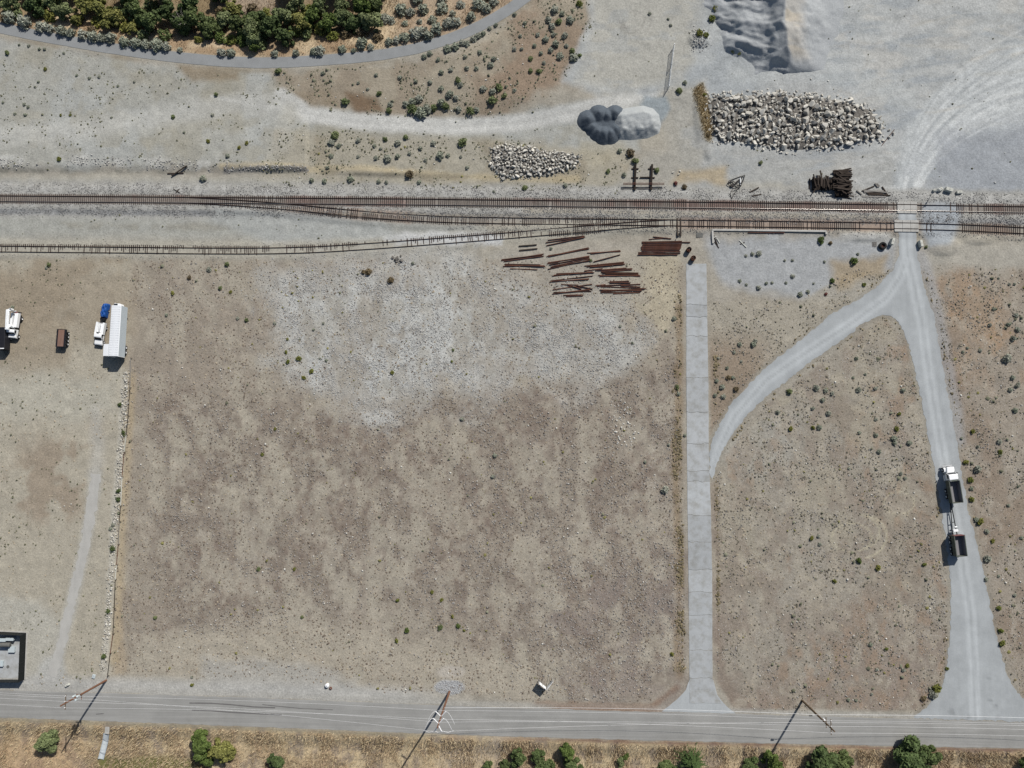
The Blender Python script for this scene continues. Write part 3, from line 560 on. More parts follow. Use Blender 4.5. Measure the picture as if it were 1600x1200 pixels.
RIDGE = [(1205,-30,7.5),(1212,20,7.0),(1214,55,6.0),(1222,85,4.0),(1236,102,1.9),(1251,113,.0)]
def stock_fn(x, y, u, v_):
    u = u+(fbm(x,y,6,4,4)-.5)*26*sstep(122,100,v_); v_ = v_+(fbm(x,y,5,1,3)-.5)*8
    D = np.full(x.shape,1e9); Hh = np.zeros(x.shape); Sd = np.zeros(x.shape)
    for (ax,ay,ah),(bx,by,bh) in zip(RIDGE[:-1],RIDGE[1:]):
        dx, dy = bx-ax, by-ay; t = np.clip(((u-ax)*dx+(v_-ay)*dy)/(dx*dx+dy*dy),0,1); d = np.hypot(u-ax-t*dx,v_-ay-t*dy); m_ = d < D
        D = np.where(m_,d,D); Hh = np.where(m_,ah+(bh-ah)*t,Hh); Sd = np.where(m_,np.sign((u-ax)*dy-(v_-ay)*dx),Sd)
    dm = D*.16; nz = fbm(x,y,7,2,5)-.5; n2 = fbm(x,y,2.2,5,3)-.5; al = v_*.16+.45*dm; gu = np.abs(fbm(al,dm*.28+3,3.4,3,3)-.5); g2 = np.abs(fbm(al,dm*.3,1.5,6,2)-.5)
    left = Hh-np.minimum(dm*.7,1.2+dm*.36)+(nz*1.6+n2*.5-gu*2.3-g2*.9+.55)*sstep(.2,2.5,dm)*sstep(-.8,1.6,Hh-dm*.38)
    Hr = np.interp(v_,[q_[1] for q_ in RIDGE],[q_[2] for q_ in RIDGE]); dr_ = np.maximum(u-np.interp(v_,[q_[1] for q_ in RIDGE],[q_[0] for q_ in RIDGE]),0)*.15
    t = 1-dr_/(5+Hr*1.6); right = np.where(t > 0, Hr*np.abs(t)**1.6, t*2.0)+(nz*1.1-.5*np.abs(fbm(x*.3,y,2.0,4,3)-.5))*sstep(0,2,dr_)*np.clip(t,0,1)*np.clip(Hr*.4,0,1)-.3*sstep(108,118,v_)
    return np.where(Sd>0,right,left)
def stock_col(x, y, u, v_):
    cu = np.interp(v_,[r_[1] for r_ in RIDGE],[r_[0] for r_ in RIDGE]); f = sstep(-2,3,u-cu)*sstep(46,18,u-cu)*sstep(108,80,v_)*(.5+.5*patch(.4,.6,fbm(x*.35,y*1.6,3,2,3))); g = fbm(x,y,4,3,4)
    a = np.array(lin((172,175,176)))*(.85+.3*g)[...,None]; k = np.array(lin((188,180,166))); h = np.array(lin((170,173,174))); far = sstep(10,60,u-cu)
    c = a*(1-far[...,None])+h*far[...,None]; return (c*(1-f[...,None])+k*f[...,None])*ALB
heightfield('gravel_stockpile','large blue grey gravel stockpile with a sharp crest and shaded slope at the quarry yard',1085,1350,-70,150,stock_fn,'stock_pile',.3,stock_col)

# ------------------------------------------------------------------ boulders
def hull(n, seed, sq=(1,.85,.7)):
    r = random.Random(seed); bm = bmesh.new()
    for _ in range(n):
        d = Vector((r.gauss(0,1),r.gauss(0,1),r.gauss(0,1))).normalized()*r.uniform(.8,1); bm.verts.new((d.x*sq[0],d.y*sq[1],d.z*sq[2]))
    o_ = bmesh.ops.convex_hull(bm, input=bm.verts); bmesh.ops.delete(bm, geom=[g for g in o_['geom_interior'] if isinstance(g,bmesh.types.BMVert)], context='VERTS')
    bmesh.ops.recalc_face_normals(bm, faces=bm.faces); me = bpy.data.meshes.new('boulder'); bm.to_mesh(me); bm.free(); me.materials.append(MATS['boulder_stone']); return me
BLD = [hull(13,i,[(1,.85,.7),(1.25,.7,.6),(1,.6,.75)][i%3]) for i in range(12)]
def fill_poly(poly, n, rr):
    out = []; us = [p[0] for p in poly]; vs_ = [p[1] for p in poly]
    while len(out) < n:
        k = 400; a = RNG.uniform(min(us),max(us),k); b_ = RNG.uniform(min(vs_),max(vs_),k); s = sdpoly(a,b_,poly)
        out += [(x,y,d) for x,y,d in zip(a,b_,s) if d < 0]
    return out[:n]
def boulder_pile(label, poly, nbig, nsmall, rbig, rsm, hmax, slope):
    c = np.mean(poly,0); root = thing('boulder_pile', label, 'boulder pile', G3(*c)); org = root.location
    def mh(u, v_, s): return min(hmax,-s*.16*slope)*(.75+.5*float(fbm(np.array(u*.16),np.array(v_*.16),3,2,2)))
    a, b_ = P0(min(p[0] for p in poly)-4,max(p[1] for p in poly)+4), P0(max(p[0] for p in poly)+4,min(p[1] for p in poly)-4)
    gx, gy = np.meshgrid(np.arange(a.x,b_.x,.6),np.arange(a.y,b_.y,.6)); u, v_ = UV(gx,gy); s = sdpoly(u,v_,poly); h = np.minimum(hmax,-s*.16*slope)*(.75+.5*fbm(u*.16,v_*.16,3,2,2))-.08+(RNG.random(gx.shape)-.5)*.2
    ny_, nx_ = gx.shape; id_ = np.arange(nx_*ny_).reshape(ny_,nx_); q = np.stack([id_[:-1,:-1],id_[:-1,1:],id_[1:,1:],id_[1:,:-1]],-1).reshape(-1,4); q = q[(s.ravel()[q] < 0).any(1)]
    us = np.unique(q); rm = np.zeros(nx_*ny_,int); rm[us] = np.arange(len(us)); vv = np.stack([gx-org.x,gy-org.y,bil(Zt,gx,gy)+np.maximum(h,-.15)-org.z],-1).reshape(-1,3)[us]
    core = bulk('rubble',vv,rm[q],None,'rubble_and_gap_shade',root); core['kind'] = 'stuff'  # dark soil core, darkened further to stand in for shadowed gaps between boulders
    placed = []
    for u, v_, s in fill_poly(poly, nbig*10, rbig):
        if len(placed) >= nbig: break
        r = random.uniform(*rbig)*(random.random()**.4*.6+.5); p = P0(u,v_)
        if any((p.x-q_[0])**2+(p.y-q_[1])**2 < (.56*(r+q_[2]))**2 for q_ in placed): continue
        placed.append((p.x,p.y,r)); z = hz(p.x,p.y)+mh(u,v_,s)+r*.42
        inst('boulder', random.choice(BLD), root, (p.x-org.x,p.y-org.y,z-org.z), (random.uniform(-.9,.9),random.uniform(-.9,.9),random.uniform(0,6.3)), r)
    V_ = []; Fs = []; k = 0
    cc = np.mean(poly,0); wide = [(cc[0]+(a_-cc[0])*1.04+(3 if a_>cc[0] else -2),cc[1]+(b2-cc[1])*1.16) for a_,b2 in poly]
    for u, v_, s in fill_poly(wide, nsmall, rsm):
        s = min(0,float(sdpoly(np.array([u]),np.array([v_]),poly)[0]))
        me = random.choice(BLD); r = random.uniform(*rsm); p = P0(u,v_); z = hz(p.x,p.y)+mh(u,v_,s)+r*.3; R = Matrix.Rotation(random.uniform(0,6.3),3,'Z') @ Matrix.Rotation(random.uniform(-1,1),3,'X')
        V_ += [tuple(R @ (vv_.co*r)+Vector((p.x-org.x,p.y-org.y,z-org.z))) for vv_ in me.vertices]; Fs += [tuple(i+k for i in f.vertices) for f in me.polygons]; k = len(V_)
    me = bpy.data.meshes.new('small_boulders'); me.from_pydata(V_,[],Fs); link('small_boulders',me,'boulder_stone',root,'stuff')
    return root
boulder_pile('big long pile of pale boulders lying between the gravel stockpile and the dark timber heap', [(1106,152),(1150,150),(1215,146),(1270,152),(1325,158),(1362,172),(1378,200),(1372,218),(1345,222),(1300,230),(1240,236),(1180,226),(1120,220),(1110,190)], 300, 800, (.42,1.2), (.18,.5), .55, .45)
boulder_pile('small pile of pale boulders close to the main track and below the gravel piles', [(768,230),(790,226),(825,228),(850,236),(880,238),(904,243),(904,258),(880,268),(850,275),(820,276),(785,279),(766,262)], 260, 420, (.34,.8), (.14,.34), .45,.4)
DKB = [hull(12,90+i) for i in range(3)]
for q in DKB: q.materials.clear(); q.materials.append(MATS['rubble_and_gap_shade'])
def loose(label, group, pts, name='boulder', cat='boulder', sq=1, src=None):
    for u, v_, d in pts:
        g = G3(u,v_); r = d*.08; me = random.choice(src or BLD)
        o = inst(name, me, None, (g.x,g.y,g.z+r*.4), (random.uniform(-.3,.3),random.uniform(-.3,.3),random.uniform(0,6)), r*sq); tag(o,label,cat,group)
loose('pale loose boulder lying near the iron bar at the end of the big boulder pile','loose boulders past the big pile',[(1389,203,6),(1396,209,6),(1389,215,6),(1326,226,6),(1308,226,5),(1286,232,5)])
loose('pale round stone lying by itself on the earth below the gravel gate','loose stones near the track',[(1051,270,4),(1060,273,4.5),(1062,268,4),(996,268,3)])
loose('dark rubble block in the small heap beside the spur track','rubble beside the spur',[(614,402,6),(621,404,9),(627,407,7),(620,409,6),(626,400,5),(617,406,5),(624,411,4)],src=DKB)

# ------------------------------------------------------------------ stacked rails and timbers
RAILS = {'rusty rail in the small bundle lying right under the spur track':[(440,115,700,85),(425,132,705,92),(430,153,700,96)],
 'rusty rail in the thin bundle farthest from the concrete driveway':[(105,260,410,213),(125,266,410,228),(108,254,400,220),(130,285,385,290),(120,300,415,297),(135,292,420,303),(170,318,365,325)],
 'rusty rail in the slanted bundle between the spur and the middle stacks':[(430,232,730,168),(440,226,725,180),(445,232,735,176),(720,207,960,195),(745,212,955,189),(765,270,955,220)],
 'rusty rail in the wide slanted stack of six with a stone on it':[(435,282,735,228),(440,275,735,233),(450,291,735,240),(470,302,740,247),(440,322,740,257),(460,307,735,264)],
 'rusty rail in the middle stack with reddish steel':[(700,300,985,272),(720,305,980,279),(740,309,990,286),(800,301,975,292),(700,335,830,318),(780,331,1040,319),(830,326,1000,314),(820,345,1085,350),(830,352,1085,357),(800,366,1100,373),(810,373,1095,366),(850,359,1085,362),(820,339,1040,328)],
 'rusty rail in the left lower stack beside the reddish middle stack':[(470,372,760,340),(500,355,740,346),(480,365,770,347),(450,413,735,390),(460,405,760,371),(480,409,730,396)],
 'rusty rail in the loose criss-crossed lower bundle with the gravel beyond':[(535,432,655,435),(475,468,755,430),(580,435,680,465),(470,500,760,462),(480,488,750,480),(500,495,740,470),(550,508,690,505),(570,516,690,513),(640,440,760,465)],
 'rusty rail in the lowest long stack with a white stone at its edge':[(780,440,850,432),(880,412,1020,408),(880,421,1030,420),(790,445,1140,462),(820,440,1100,430),(810,470,1110,478),(815,482,1105,470),(815,490,1100,488),(830,475,1130,465),(905,499,1095,490),(960,440,1100,450)],
 'rusty rail in the neat straight stack beside the two rusty drums':[(1110,128,1395,124),(1110,136,1390,132),(1340,131,1455,133),(1115,146,1395,145),(1112,155,1392,153),(1105,164,1390,161),(1105,173,1390,170),(1105,181,1385,178),(1110,190,1380,187),(1085,203,1385,197),(1085,213,1385,209),(1080,221,1365,222),(1160,110,1290,100),(1190,92,1320,106)]}
def bar(name, a, b_, z0, mat, prof, me_cache={}):
    L = (b_-a).length; key = (mat, round(L,1), len(prof)); ang = math.atan2(b_.y-a.y,b_.x-a.x)
    if key not in me_cache:
        mb = MB(); mb.prism(prof,-L/2,L/2); me_cache[key] = mb.mesh(name); me_cache[key].materials.append(MATS[mat])
    c = (a+b_)/2; za, zb = hz(a.x,a.y), hz(b_.x,b_.y); pitch = -math.atan2(zb-za,L)
    return inst(name, me_cache[key], None, (c.x,c.y,(za+zb)/2+z0), (0,pitch,ang))
RPB = [(-.08,-.03),(.08,-.03),(.08,0),(.02,.03),(.02,.10),(.045,.12),(.045,.165),(-.045,.165),(-.045,.12),(-.02,.10),(-.02,.03),(-.08,0)]
RPB = [(a*1.25,b_*1.2) for a,b_ in RPB]
for lab, rows in RAILS.items():
    for k, (a,b_,c,d) in enumerate(rows): tag(bar('steel_rail', P0(760+a/4.571,350+b_/4.571), P0(760+c/4.571,350+d/4.571), .03+.05*(k%3), 'rust_steel', RPB), lab if len(rows) > 1 else lab, 'rail', lab)
TPB = [(-.13,-.04),(.13,-.04),(.13,.2),(-.13,.2)]
for a,b_,c,d in ((232,158,360,148),(235,188,365,175)): tag(bar('railroad_tie',P0(760+a/4.571,350+b_/4.571),P0(760+c/4.571,350+d/4.571),.03,'old_timber',TPB),'short dark timber lying beside the rail bundles under the spur track','timber','short timbers by the rails')
# heap of old ties
def heap(u, v_): return P0(1240+u/5.714, 240+v_/5.714)
r = random.Random(5)
def heap_tie(cu, cv, ang, z, L, lab, grp):
    p = heap(cu,cv); o = inst('railroad_tie', HT[r.randrange(5)], None, (p.x,p.y,hz(p.x,p.y)+z), (r.uniform(-.15,.15),r.uniform(-.12,.12),ang), (L/2.6,1,1)); tag(o,lab,'railroad tie',grp)
HT = []
for i in range(5):
    me = MB().box((0,0,.1),(2.6,.24+.02*i,.2)).mesh('tie'); me.materials.append(MATS['old_timber']); HT.append(me)
for lay in range(10):
    nrow = 15-lay//2
    for k in range(nrow):
        if r.random() < .12: continue
        heap_tie(440+r.uniform(-32,32)-lay*4, 140+lay*8+(392-140-lay*14)*k/(nrow-1)+r.uniform(-4,4), r.uniform(-.25,.25)+(r.choice((-.7,.7)) if r.random()<.12 else 0), lay*.2-.02, r.uniform(2.5,3.6), 'dark old railroad tie in the tall heap with ties lying crosswise','ties in the tall heap')
for lay in range(7):
    ncol = 9-lay//3
    for k in range(ncol):
        if r.random() < .1: continue
        heap_tie(172+(345-172)*k/(ncol-1)+r.uniform(-5,5), 282+r.uniform(-14,14)-lay*3, math.pi/2+r.uniform(-.32,.32), lay*.2-.02, r.uniform(2.5,3.1), 'dark old railroad tie in the lower heap with ties lying lengthwise towards the track','ties in the low heap')
for a in ((140,270,1.5,2.6),(230,195,1.75,1.8),(365,255,1.1,2.4),(180,330,1.0,2.4)): heap_tie(a[0],a[1],a[2],.02 if a[0]<160 else .9,a[3],'dark old railroad tie in the lower heap with ties lying lengthwise towards the track','ties in the low heap')
for k,(a,b_,c,d,mt) in enumerate(((605,385,820,390,'grey_plank'),(610,335,720,290,'old_timber'),(625,345,800,335,'grey_plank'),(650,355,790,360,'old_timber'),(690,375,770,345,'old_timber'),(790,295,835,375,'old_timber'),(725,265,750,300,'grey_plank'),(620,330,830,350,'grey_plank'),(660,368,830,372,'old_timber'),(800,380,860,375,'old_timber'),(560,330,605,370,'grey_plank'),(740,270,765,295,'grey_plank'))):
    tag(bar('plank',heap(a,b_),heap(c,d),.02+.07*(k%4),mt,[(-.14,-.04),(.14,-.04),(.14,.12),(-.14,.12)]),('grey weathered' if mt=='grey_plank' else 'dark')+' plank in the scattered lumber heap beside the gravel road crossing','plank',('grey' if mt=='grey_plank' else 'dark')+' planks by the crossing')
# timber rack with rails across
rk = thing('timber_rack','low rack of two long dark timbers with rusty bars across beside the track','timber rack',G3(1004,279)); o0 = rk.location
def loc(u, v_, z=0): p = P0(u,v_); return Vector((p.x-o0.x,p.y-o0.y,z))
for a, b_ in (((992.5,258),(991,298)),((1018.5,258),(1016.5,298))):
    MB().tube([loc(*a,.45),loc(*b_,.45)],.30,4).build('beam','old_timber',rk)
    for t in (.15,.5,.9): p = loc(a[0]+(b_[0]-a[0])*t,a[1]+(b_[1]-a[1])*t,.1); MB().box(p,(1.7 if t<.6 else 1.0,.28,.34)).build('block','old_timber',rk)
for vv_, mt in ((288.2,'rust_steel'),(290.4,'rust_steel')): MB().tube([loc(973,vv_,.85),loc(1037,vv_,.85)],.10,6).build('bar',mt,rk)
MB().box(loc(1008,277.5,.25),(2.6,.2,.25)).build('cross_tie','old_timber',rk); MB().box(loc(1003,294.5,.14),(10.2,.24,.26),rz=-.01).build('cross_tie','grey_plank',rk)
# tangle of cable and pipes
sc = thing('scrap_tangle','tangle of bent dark pipes and cable with one white pipe beside the main track','scrap',G3(1152,290)); o0 = sc.location
for pts in ([(1163,275),(1155,277),(1147,280),(1138,284),(1136,288),(1140,292),(1147,293),(1154,290),(1160,284),(1163,275)],[(1143,293),(1150,285),(1157,280),(1160,277)],[(1157,290),(1151,297),(1145,306),(1142,312)],[(1142,312),(1140,304),(1144,297)],[(1140,284),(1146,290),(1155,283)],[(1148,296),(1156,293),(1161,281)],[(1137,287),(1145,284),(1152,291),(1158,287)]):
    MB().tube([loc(a,b_,.12+.3*abs(math.sin(i*1.3+a))) for i,(a,b_) in enumerate(pts)],.09,6).build('pipe','scrap_dark',sc)
MB().tube([loc(1155.5,279,.35),(loc(1156.5,290,.2))],.13,8).build('white_pipe','white_paint',sc); MB().box(loc(1143,291,.15),(.8,.6,.5),rz=.5).build('scrap_block','scrap_dark',sc)
for a,b_ in (((1171,301),(1185,293.5)),((1174,307.5),(1189,304.5))): tag(bar('timber',P0(*a),P0(*b_),.03,'old_timber',TPB),'short dark timber lying beside the scrap tangle by the main track','timber','short timbers by the scrap')
tag(bar('timber',P0(269,275.5),P0(294,260.5),.25,'old_timber',TPB),'dark timber leaning on the low bank above the main track','timber')
tag(bar('timber',P0(262,271.5),P0(287,270.5),.02,'old_timber',TPB),'dark timber lying flat along the foot of the low bank','timber')
tag(bar('iron_bar',P0(1378,227),P0(1398,202),.05,'rust_steel',[(-.07,-.03),(.07,-.03),(.07,.1),(-.07,.1)]),'long rusty iron bar lying among loose boulders at the end of the big pile','iron bar')
for a in (((272,296),(282,302)),((276,302),(281,296))): tag(bar('broken_timber',P0(*a[0]),P0(*a[1]),.03,'old_timber',[(-.09,-.03),(.09,-.03),(.09,.14),(-.09,.14)]),'short broken timber lying just above the main track','timber','broken timbers above the main track')

# low concrete curb frame, drums, tyre, blocks
cb = thing('concrete_curb','long pale low concrete curb with a short return beside the siding','curb',G3(1200,362)); o0 = cb.location
for a,b_,hh in (((1112,360),(1172,360.6),.2),((1172,360.6),(1232,361.4),.2),((1232,361.4),(1290,362.2),.2),((1112.5,361.4),(1113.5,381),.18),((1289.6,363.6),(1290,367),.2)):
    p, q = loc(*a), loc(*b_); MB().box(((p.x+q.x)/2,(p.y+q.y)/2,hh/2-.08),((q-p).length+.0,.46,hh+.36),rz=math.atan2(q.y-p.y,q.x-p.x)).build('curb_piece','concrete',cb,.02)
tag(bar('steel_rail',P0(1168,364.2),P0(1225,364.6),.03,'rust_steel',RPB),'lone rusty rail lying along the low concrete curb','rail')
for k,(a,b_,c,d) in enumerate(((1115,368,1121,384),(1113,372,1119,370),(1116,378,1123,388),(1155,376,1166,387),(1156,382,1163,379),(1120,373,1124,380))): tag(bar('plank',P0(a,b_),P0(c,d),.03+.05*(k%2),'block_pale' if k%2 else 'old_timber',[(-.1,-.03),(.1,-.03),(.1,.1),(-.1,.1)]),('pale' if k%2 else 'dark')+' broken plank on grey gravel inside the concrete curb','plank',('pale' if k%2 else 'dark')+' broken planks inside the curb')
def drum(u, v_, lab):
    t = thing('steel_drum', lab, 'drum', G3(u,v_)); mb = MB(); mb.sm = False
    mb.lathe((0,0,0),[(-.05,0),(-.05,.58),(.3,.6),(.33,.63),(.36,.6),(.8,.6),(.83,.63),(.86,.6),(1.15,.6),(1.15,.54),(.75,.5),(.7,0)],'z',18); mb.build('shell','rust_steel',t)
    for i in range(6): MB().box((random.uniform(-.25,.25),random.uniform(-.25,.25),.95),(.7,.1,.12),rz=random.uniform(0,3),ry=random.uniform(-.5,.5)).build('scrap_piece','rust_steel' if i%2 else 'scrap_dark',t)
drum(1075.3,391.5,'rusty drum of scrap nearer to the tracks above the concrete driveway'); drum(1082,404.8,'rusty drum of scrap right at the end of the concrete driveway')
t = thing('tractor_tyre','large black tyre with rusty hub lying beside the crossing approach','tyre',G3(1378.5,384.5)); mb = MB(); mb.lathe((0,0,0),[(0,.45),(-.05,.7),(.1,.92),(.6,.95),(.75,.75),(.68,.48),(.4,.42),(0,.45)],'z',22); mb.build('tyre','rubber',t); MB().lathe((0,0,0),[(.25,0),(.25,.4),(.5,.44),(.55,.40),(.3,.3),(.32,0)],'z',16).build('hub','rust_steel',t)
def block(u, v_, lab, ang, d, name='concrete_block', grp=None, mat='block_pale', side=None):
    t = thing(name, lab, 'concrete block', G3(u,v_), ang, grp); mb = MB(); mb.prism([(-d[1]/2,-.05),(d[1]/2,-.05),(d[1]/2*.9,d[2]*.7),(d[1]/2*.8,d[2]),(-d[1]/2*.8,d[2]),(-d[1]/2*.9,d[2]*.7)],-d[0]/2,d[0]/2); mb.build('block',mat,t,.04)
    if side: MB().box((0,-d[1]/2*.97,d[2]*.45),(d[0]*.9,.06,d[2]*.6),rx=-.06).build('painted_face',side,t)
    MB().tube([(-.2,0,d[2]-.02),(-.2,0,d[2]+.1),(.2,0,d[2]+.1),(.2,0,d[2]-.02)],.02,5).build('lifting_loop','rust_steel',t)
block(1392.5,378.5,'pale green concrete block beside the tyre at the gravel road',1.25,(1.6,.75,1.1),side='block_green'); block(1437,381.5,'pale green concrete block on the berm side of the gravel road',1.75,(1.6,.75,1.1),side='block_green')
for u, v_, d, a in ((1459,298,(.7,.6,.6),.3),(1468,296.5,(1.0,.8,.8),.5),(1481,297.5,(1.7,1.0,.9),-.35),(1498,301,(1.3,.8,.6),.1)): block(u,v_,'pale concrete block in the short row above the track by the crossing sign',a,d,grp='concrete blocks by the crossing')
t = thing('pallet','small grey wooden pallet lying beside the tyre','pallet',G3(1366.5,381.5))
for i in range(5): MB().box((0,(i-2)*.25,.12),(1.1,.13,.03)).build('slat','grey_plank',t)
for i in (-1,0,1): MB().box((i*.48,0,.05),(.1,1.1,.1)).build('bearer','grey_plank',t)
MBm = MB(); MBm.add([(-.8,-.6,.05),(.8,-.55,.05),(.95,.2,.07),(.6,.65,.06),(-.75,.55,.08),(-.8,-.6,-.05),(.8,-.55,-.05),(.95,.2,-.05),(.6,.65,-.05),(-.75,.55,-.05)],[(0,1,2,3,4)]+[(i,(i+1)%5,5+(i+1)%5,5+i) for i in range(5)])
o = MBm.build('rubber_mat','mat_dark'); o.location = G3(1092.5,367.5,.03); tag(o,'dark rubber mat lying on bare ground beside the switch timbers','mat')
# crossing sign
t = thing('crossing_sign','crossbuck sign on a thin post beside the main line and the concrete blocks','sign',G3(1455,304),.5); MB().tube([(0,0,-.2),(0,0,3.7)],.06,8).build('post','galvanised',t)
for s in (1,-1): MB().box((0,.07*s,3.2),(1.3,.03,.23),ry=.79*s).build('blade','white_paint',t)
MB().box((0,.06,2.5),(.6,.03,.35)).build('plate','white_paint',t)

# mesh gate across the track
t = thing('mesh_gate','double wire mesh gate closed across the gravel track near the stockpile','gate',G3(1048,108)); o0 = t.location
a, b_ = loc(1051.5,76), loc(1043.5,140); mid_ = (a+b_)/2
for p in (a,b_): MB().tube([p+Vector((0,0,-.3)),p+Vector((0,0,2.1))],.09,8).build('post','galvanised',t)
for p, q in ((a,mid_+(a-mid_)*.02),(mid_+(b_-mid_)*.02,b_)):
    Vz = lambda P_, z: Vector((P_.x,P_.y,z)); lf = MB().tube([Vz(p,.15),Vz(q,.15),Vz(q,1.85),Vz(p,1.85),Vz(p,.15)],.04,6).build('gate_leaf','galvanised',t); mb = MB(); L = (q-p).length
    for k in range(int(L/.22)):
        s0 = k*.22/L; mb.tube([Vz(p.lerp(q,s0),.15),Vz(p.lerp(q,min(1,s0+1.7/L*.5)),1.85)],.013,3,False); mb.tube([Vz(p.lerp(q,s0),1.85),Vz(p.lerp(q,min(1,s0+1.7/L*.5)),.15)],.013,3,False)
    mb.build('wire_mesh','galvanised',lf)

# ------------------------------------------------------------------ vehicles
def wheel(parent, x, y, r, wd, out=1):
    mb = MB(); mb.lathe((0,0,0),[(-wd/2,r*.55),(-wd/2,r*.9),(-wd/2+.04,r),(wd/2-.04,r),(wd/2,r*.9),(wd/2,r*.55)],'x',18); o = mb.build('wheel','rubber',parent); o.location = (x,y,r-.03)
    MB().lathe((0,0,0),[(-wd/2*out*.6,0),(-wd/2*out*.6,r*.56),(wd/2*out*.98,r*.56),(wd/2*out*.8,r*.5),(wd/2*out*.55,r*.2),(wd/2*out*.9,r*.16),(wd/2*out*.9,0)],'x',14).build('rim','rim_metal',o); return o
def dumpbox(t, y0, y1, z0, z1, wd, rim=None):
    th = .09; o = MB().box((0,(y0+y1)/2,z0+.05),(wd-.1,y1-y0,.1)).build('box_floor','box_inside',t)
    for s in (-1,1):
        q = MB().prism([(y0,z0),(y1,z0),(y1,z1+.06),(y0,z1)],s*wd/2,s*(wd/2-th)).build('box_side','box_steel',t); k = int((y1-y0)/.75)
        for i in range(k+1): MB().box((s*(wd/2+.035),y0+.08+(y1-y0-.16)*i/k,(z0+z1)/2),(.07,.1,z1-z0-.06)).build('rib','box_steel',q)
        MB().box((s*(wd/2-.03),(y0+y1)/2,z1+.06),(.17,y1-y0+.04,.09)).build('top_rail','box_steel',q)
        MB().box((s*(wd/2-th-.008),(y0+y1)/2,(z0+z1)/2),(.012,y1-y0-.2,z1-z0-.1)).build('liner','box_inside',q)
    MB().box((0,y1-.05,(z0+z1)/2+.06),(wd-.2,.1,z1-z0+.18)).build('headboard',rim or 'box_steel',t); MB().prism([(y0+.1,z0),(y0+.02,z0),(y0-.06,z1-.02),(y0+.04,z1-.02)],-wd/2+.1,wd/2-.1).build('tailgate','box_steel',t)
def veh(name, label, cat, u, v_, u2, v2, group=None):
    """stands at (u, v_), facing (u2, v2)"""
    p, q = P0(u,v_), P0(u2,v2); return thing(name,label,cat,(p.x,p.y,hz(p.x,p.y)),math.atan2(-(q.x-p.x),q.y-p.y),group)
t = veh('dump_truck','white cab dump truck with empty steel box driving up the gravel road','truck',1481.5,757,1472,700)
for s in (-1,1): MB().box((s*.42,-.1,.85),(.14,8.0,.26)).build('frame_rail','chassis',t)
dumpbox(t,-4.15,1.05,1.25,2.65,2.5); MB().box((0,1.3,2.62),(2.3,.7,.07)).build('cab_guard','box_steel',t)
cab = MB().prism([(1.25,1.0),(2.85,1.0),(2.9,1.75),(2.55,2.6),(2.4,2.72),(1.4,2.76),(1.25,2.68)],-1.05,1.05).build('cab','white_paint',t,.05)
MB().prism([(2.885,1.82),(2.60,2.52),(2.62,2.53),(2.905,1.83)],-.92,.92).build('windshield','glass_dark',cab)
for s in (-1,1): MB().prism([(1.6,1.8),(2.65,1.8),(2.45,2.45),(1.6,2.45)],s*1.045,s*1.06).build('side_window','glass_dark',cab); MB().box((s*1.3,2.75,2.05),(.22,.12,.5)).build('mirror','chassis',cab); MB().tube([(s*.95,1.12,.9),(s*.95,1.12,3.0)],.08,8).build('exhaust_stack','rim_metal',cab)
MB().add([(-.62,4.35,.95),(.62,4.35,.95),(.95,2.84,.95),(-.95,2.84,.95),(-.58,4.3,1.68),(.58,4.3,1.68),(.9,2.86,1.86),(-.9,2.86,1.86)],[(0,1,2,3),(4,7,6,5),(0,4,5,1),(1,5,6,2),(2,6,7,3),(3,7,4,0)]).build('hood','white_paint',t,.08)
MB().box((0,4.37,1.3),(.95,.06,.6)).build('grille','chassis',t)
for s in (-1,1):
    MB().prism([(2.95,.85),(2.95,1.15),(3.2,1.42),(3.9,1.42),(4.2,1.1),(4.3,.85),(4.12,.85),(3.85,1.22),(3.3,1.22),(3.1,.85)],s*.78,s*1.22).build('fender','white_paint',t,.03); MB().box((s*.98,4.28,1.02),(.3,.12,.22)).build('headlight','glass_dark',t)
    MB().lathe((s*1.0,1.7,.8),[(-.65,0),(-.65,.3),(.65,.3),(.65,0)],'y',14).build('fuel_tank','rim_metal',t); wheel(t,s*1.02,3.6,.52,.32,s)
    for y in (-1.4,-2.75): wheel(t,s*.98,y,.52,.56,s)
    MB().box((s*1.0,-3.5,.75),(.55,.03,.6)).build('mud_flap','rubber',t)
MB().box((0,4.5,.72),(2.4,.16,.34)).build('bumper','rim_metal',t); MB().box((0,-4.1,.75),(1.0,.3,.3)).build('hitch','chassis',t)
t = veh('dump_trailer','empty dump trailer on a long drawbar behind the dump truck','trailer',1490.5,850,1484,800)
for s in (-1,1):
    MB().box((s*.45,.1,.95),(.14,5.2,.24)).build('frame_rail','chassis',t)
    for y in (1.75,.55,-1.0,-2.1): wheel(t,s*.98,y,.5,.52,s)
dumpbox(t,-2.5,2.4,1.3,2.6,2.45,'red_steel')
mb = MB(); mb.tube([(-.5,2.5,.85),(-.05,10.3,.8)],.11,6); mb.tube([(.5,2.5,.85),(.05,10.3,.8)],.11,6); mb.box((0,5.2,.84),(.7,.14,.14)); mb.box((0,7.6,.83),(.4,.14,.14)); mb.lathe((0,10.4,.8),[(-.05,.1),(-.05,.2),(.05,.2),(.05,.1),(-.05,.1)],'z',12); mb.build('drawbar','chassis',t)
MB().box((.1,3.3,1.1),(1.15,.55,.5)).build('tool_box','white_paint',t,.03); MB().lathe((.35,4.1,1.0),[(-.3,0),(-.3,.16),(.3,.16),(.3,0)],'x',12).build('air_tank','white_paint',t)
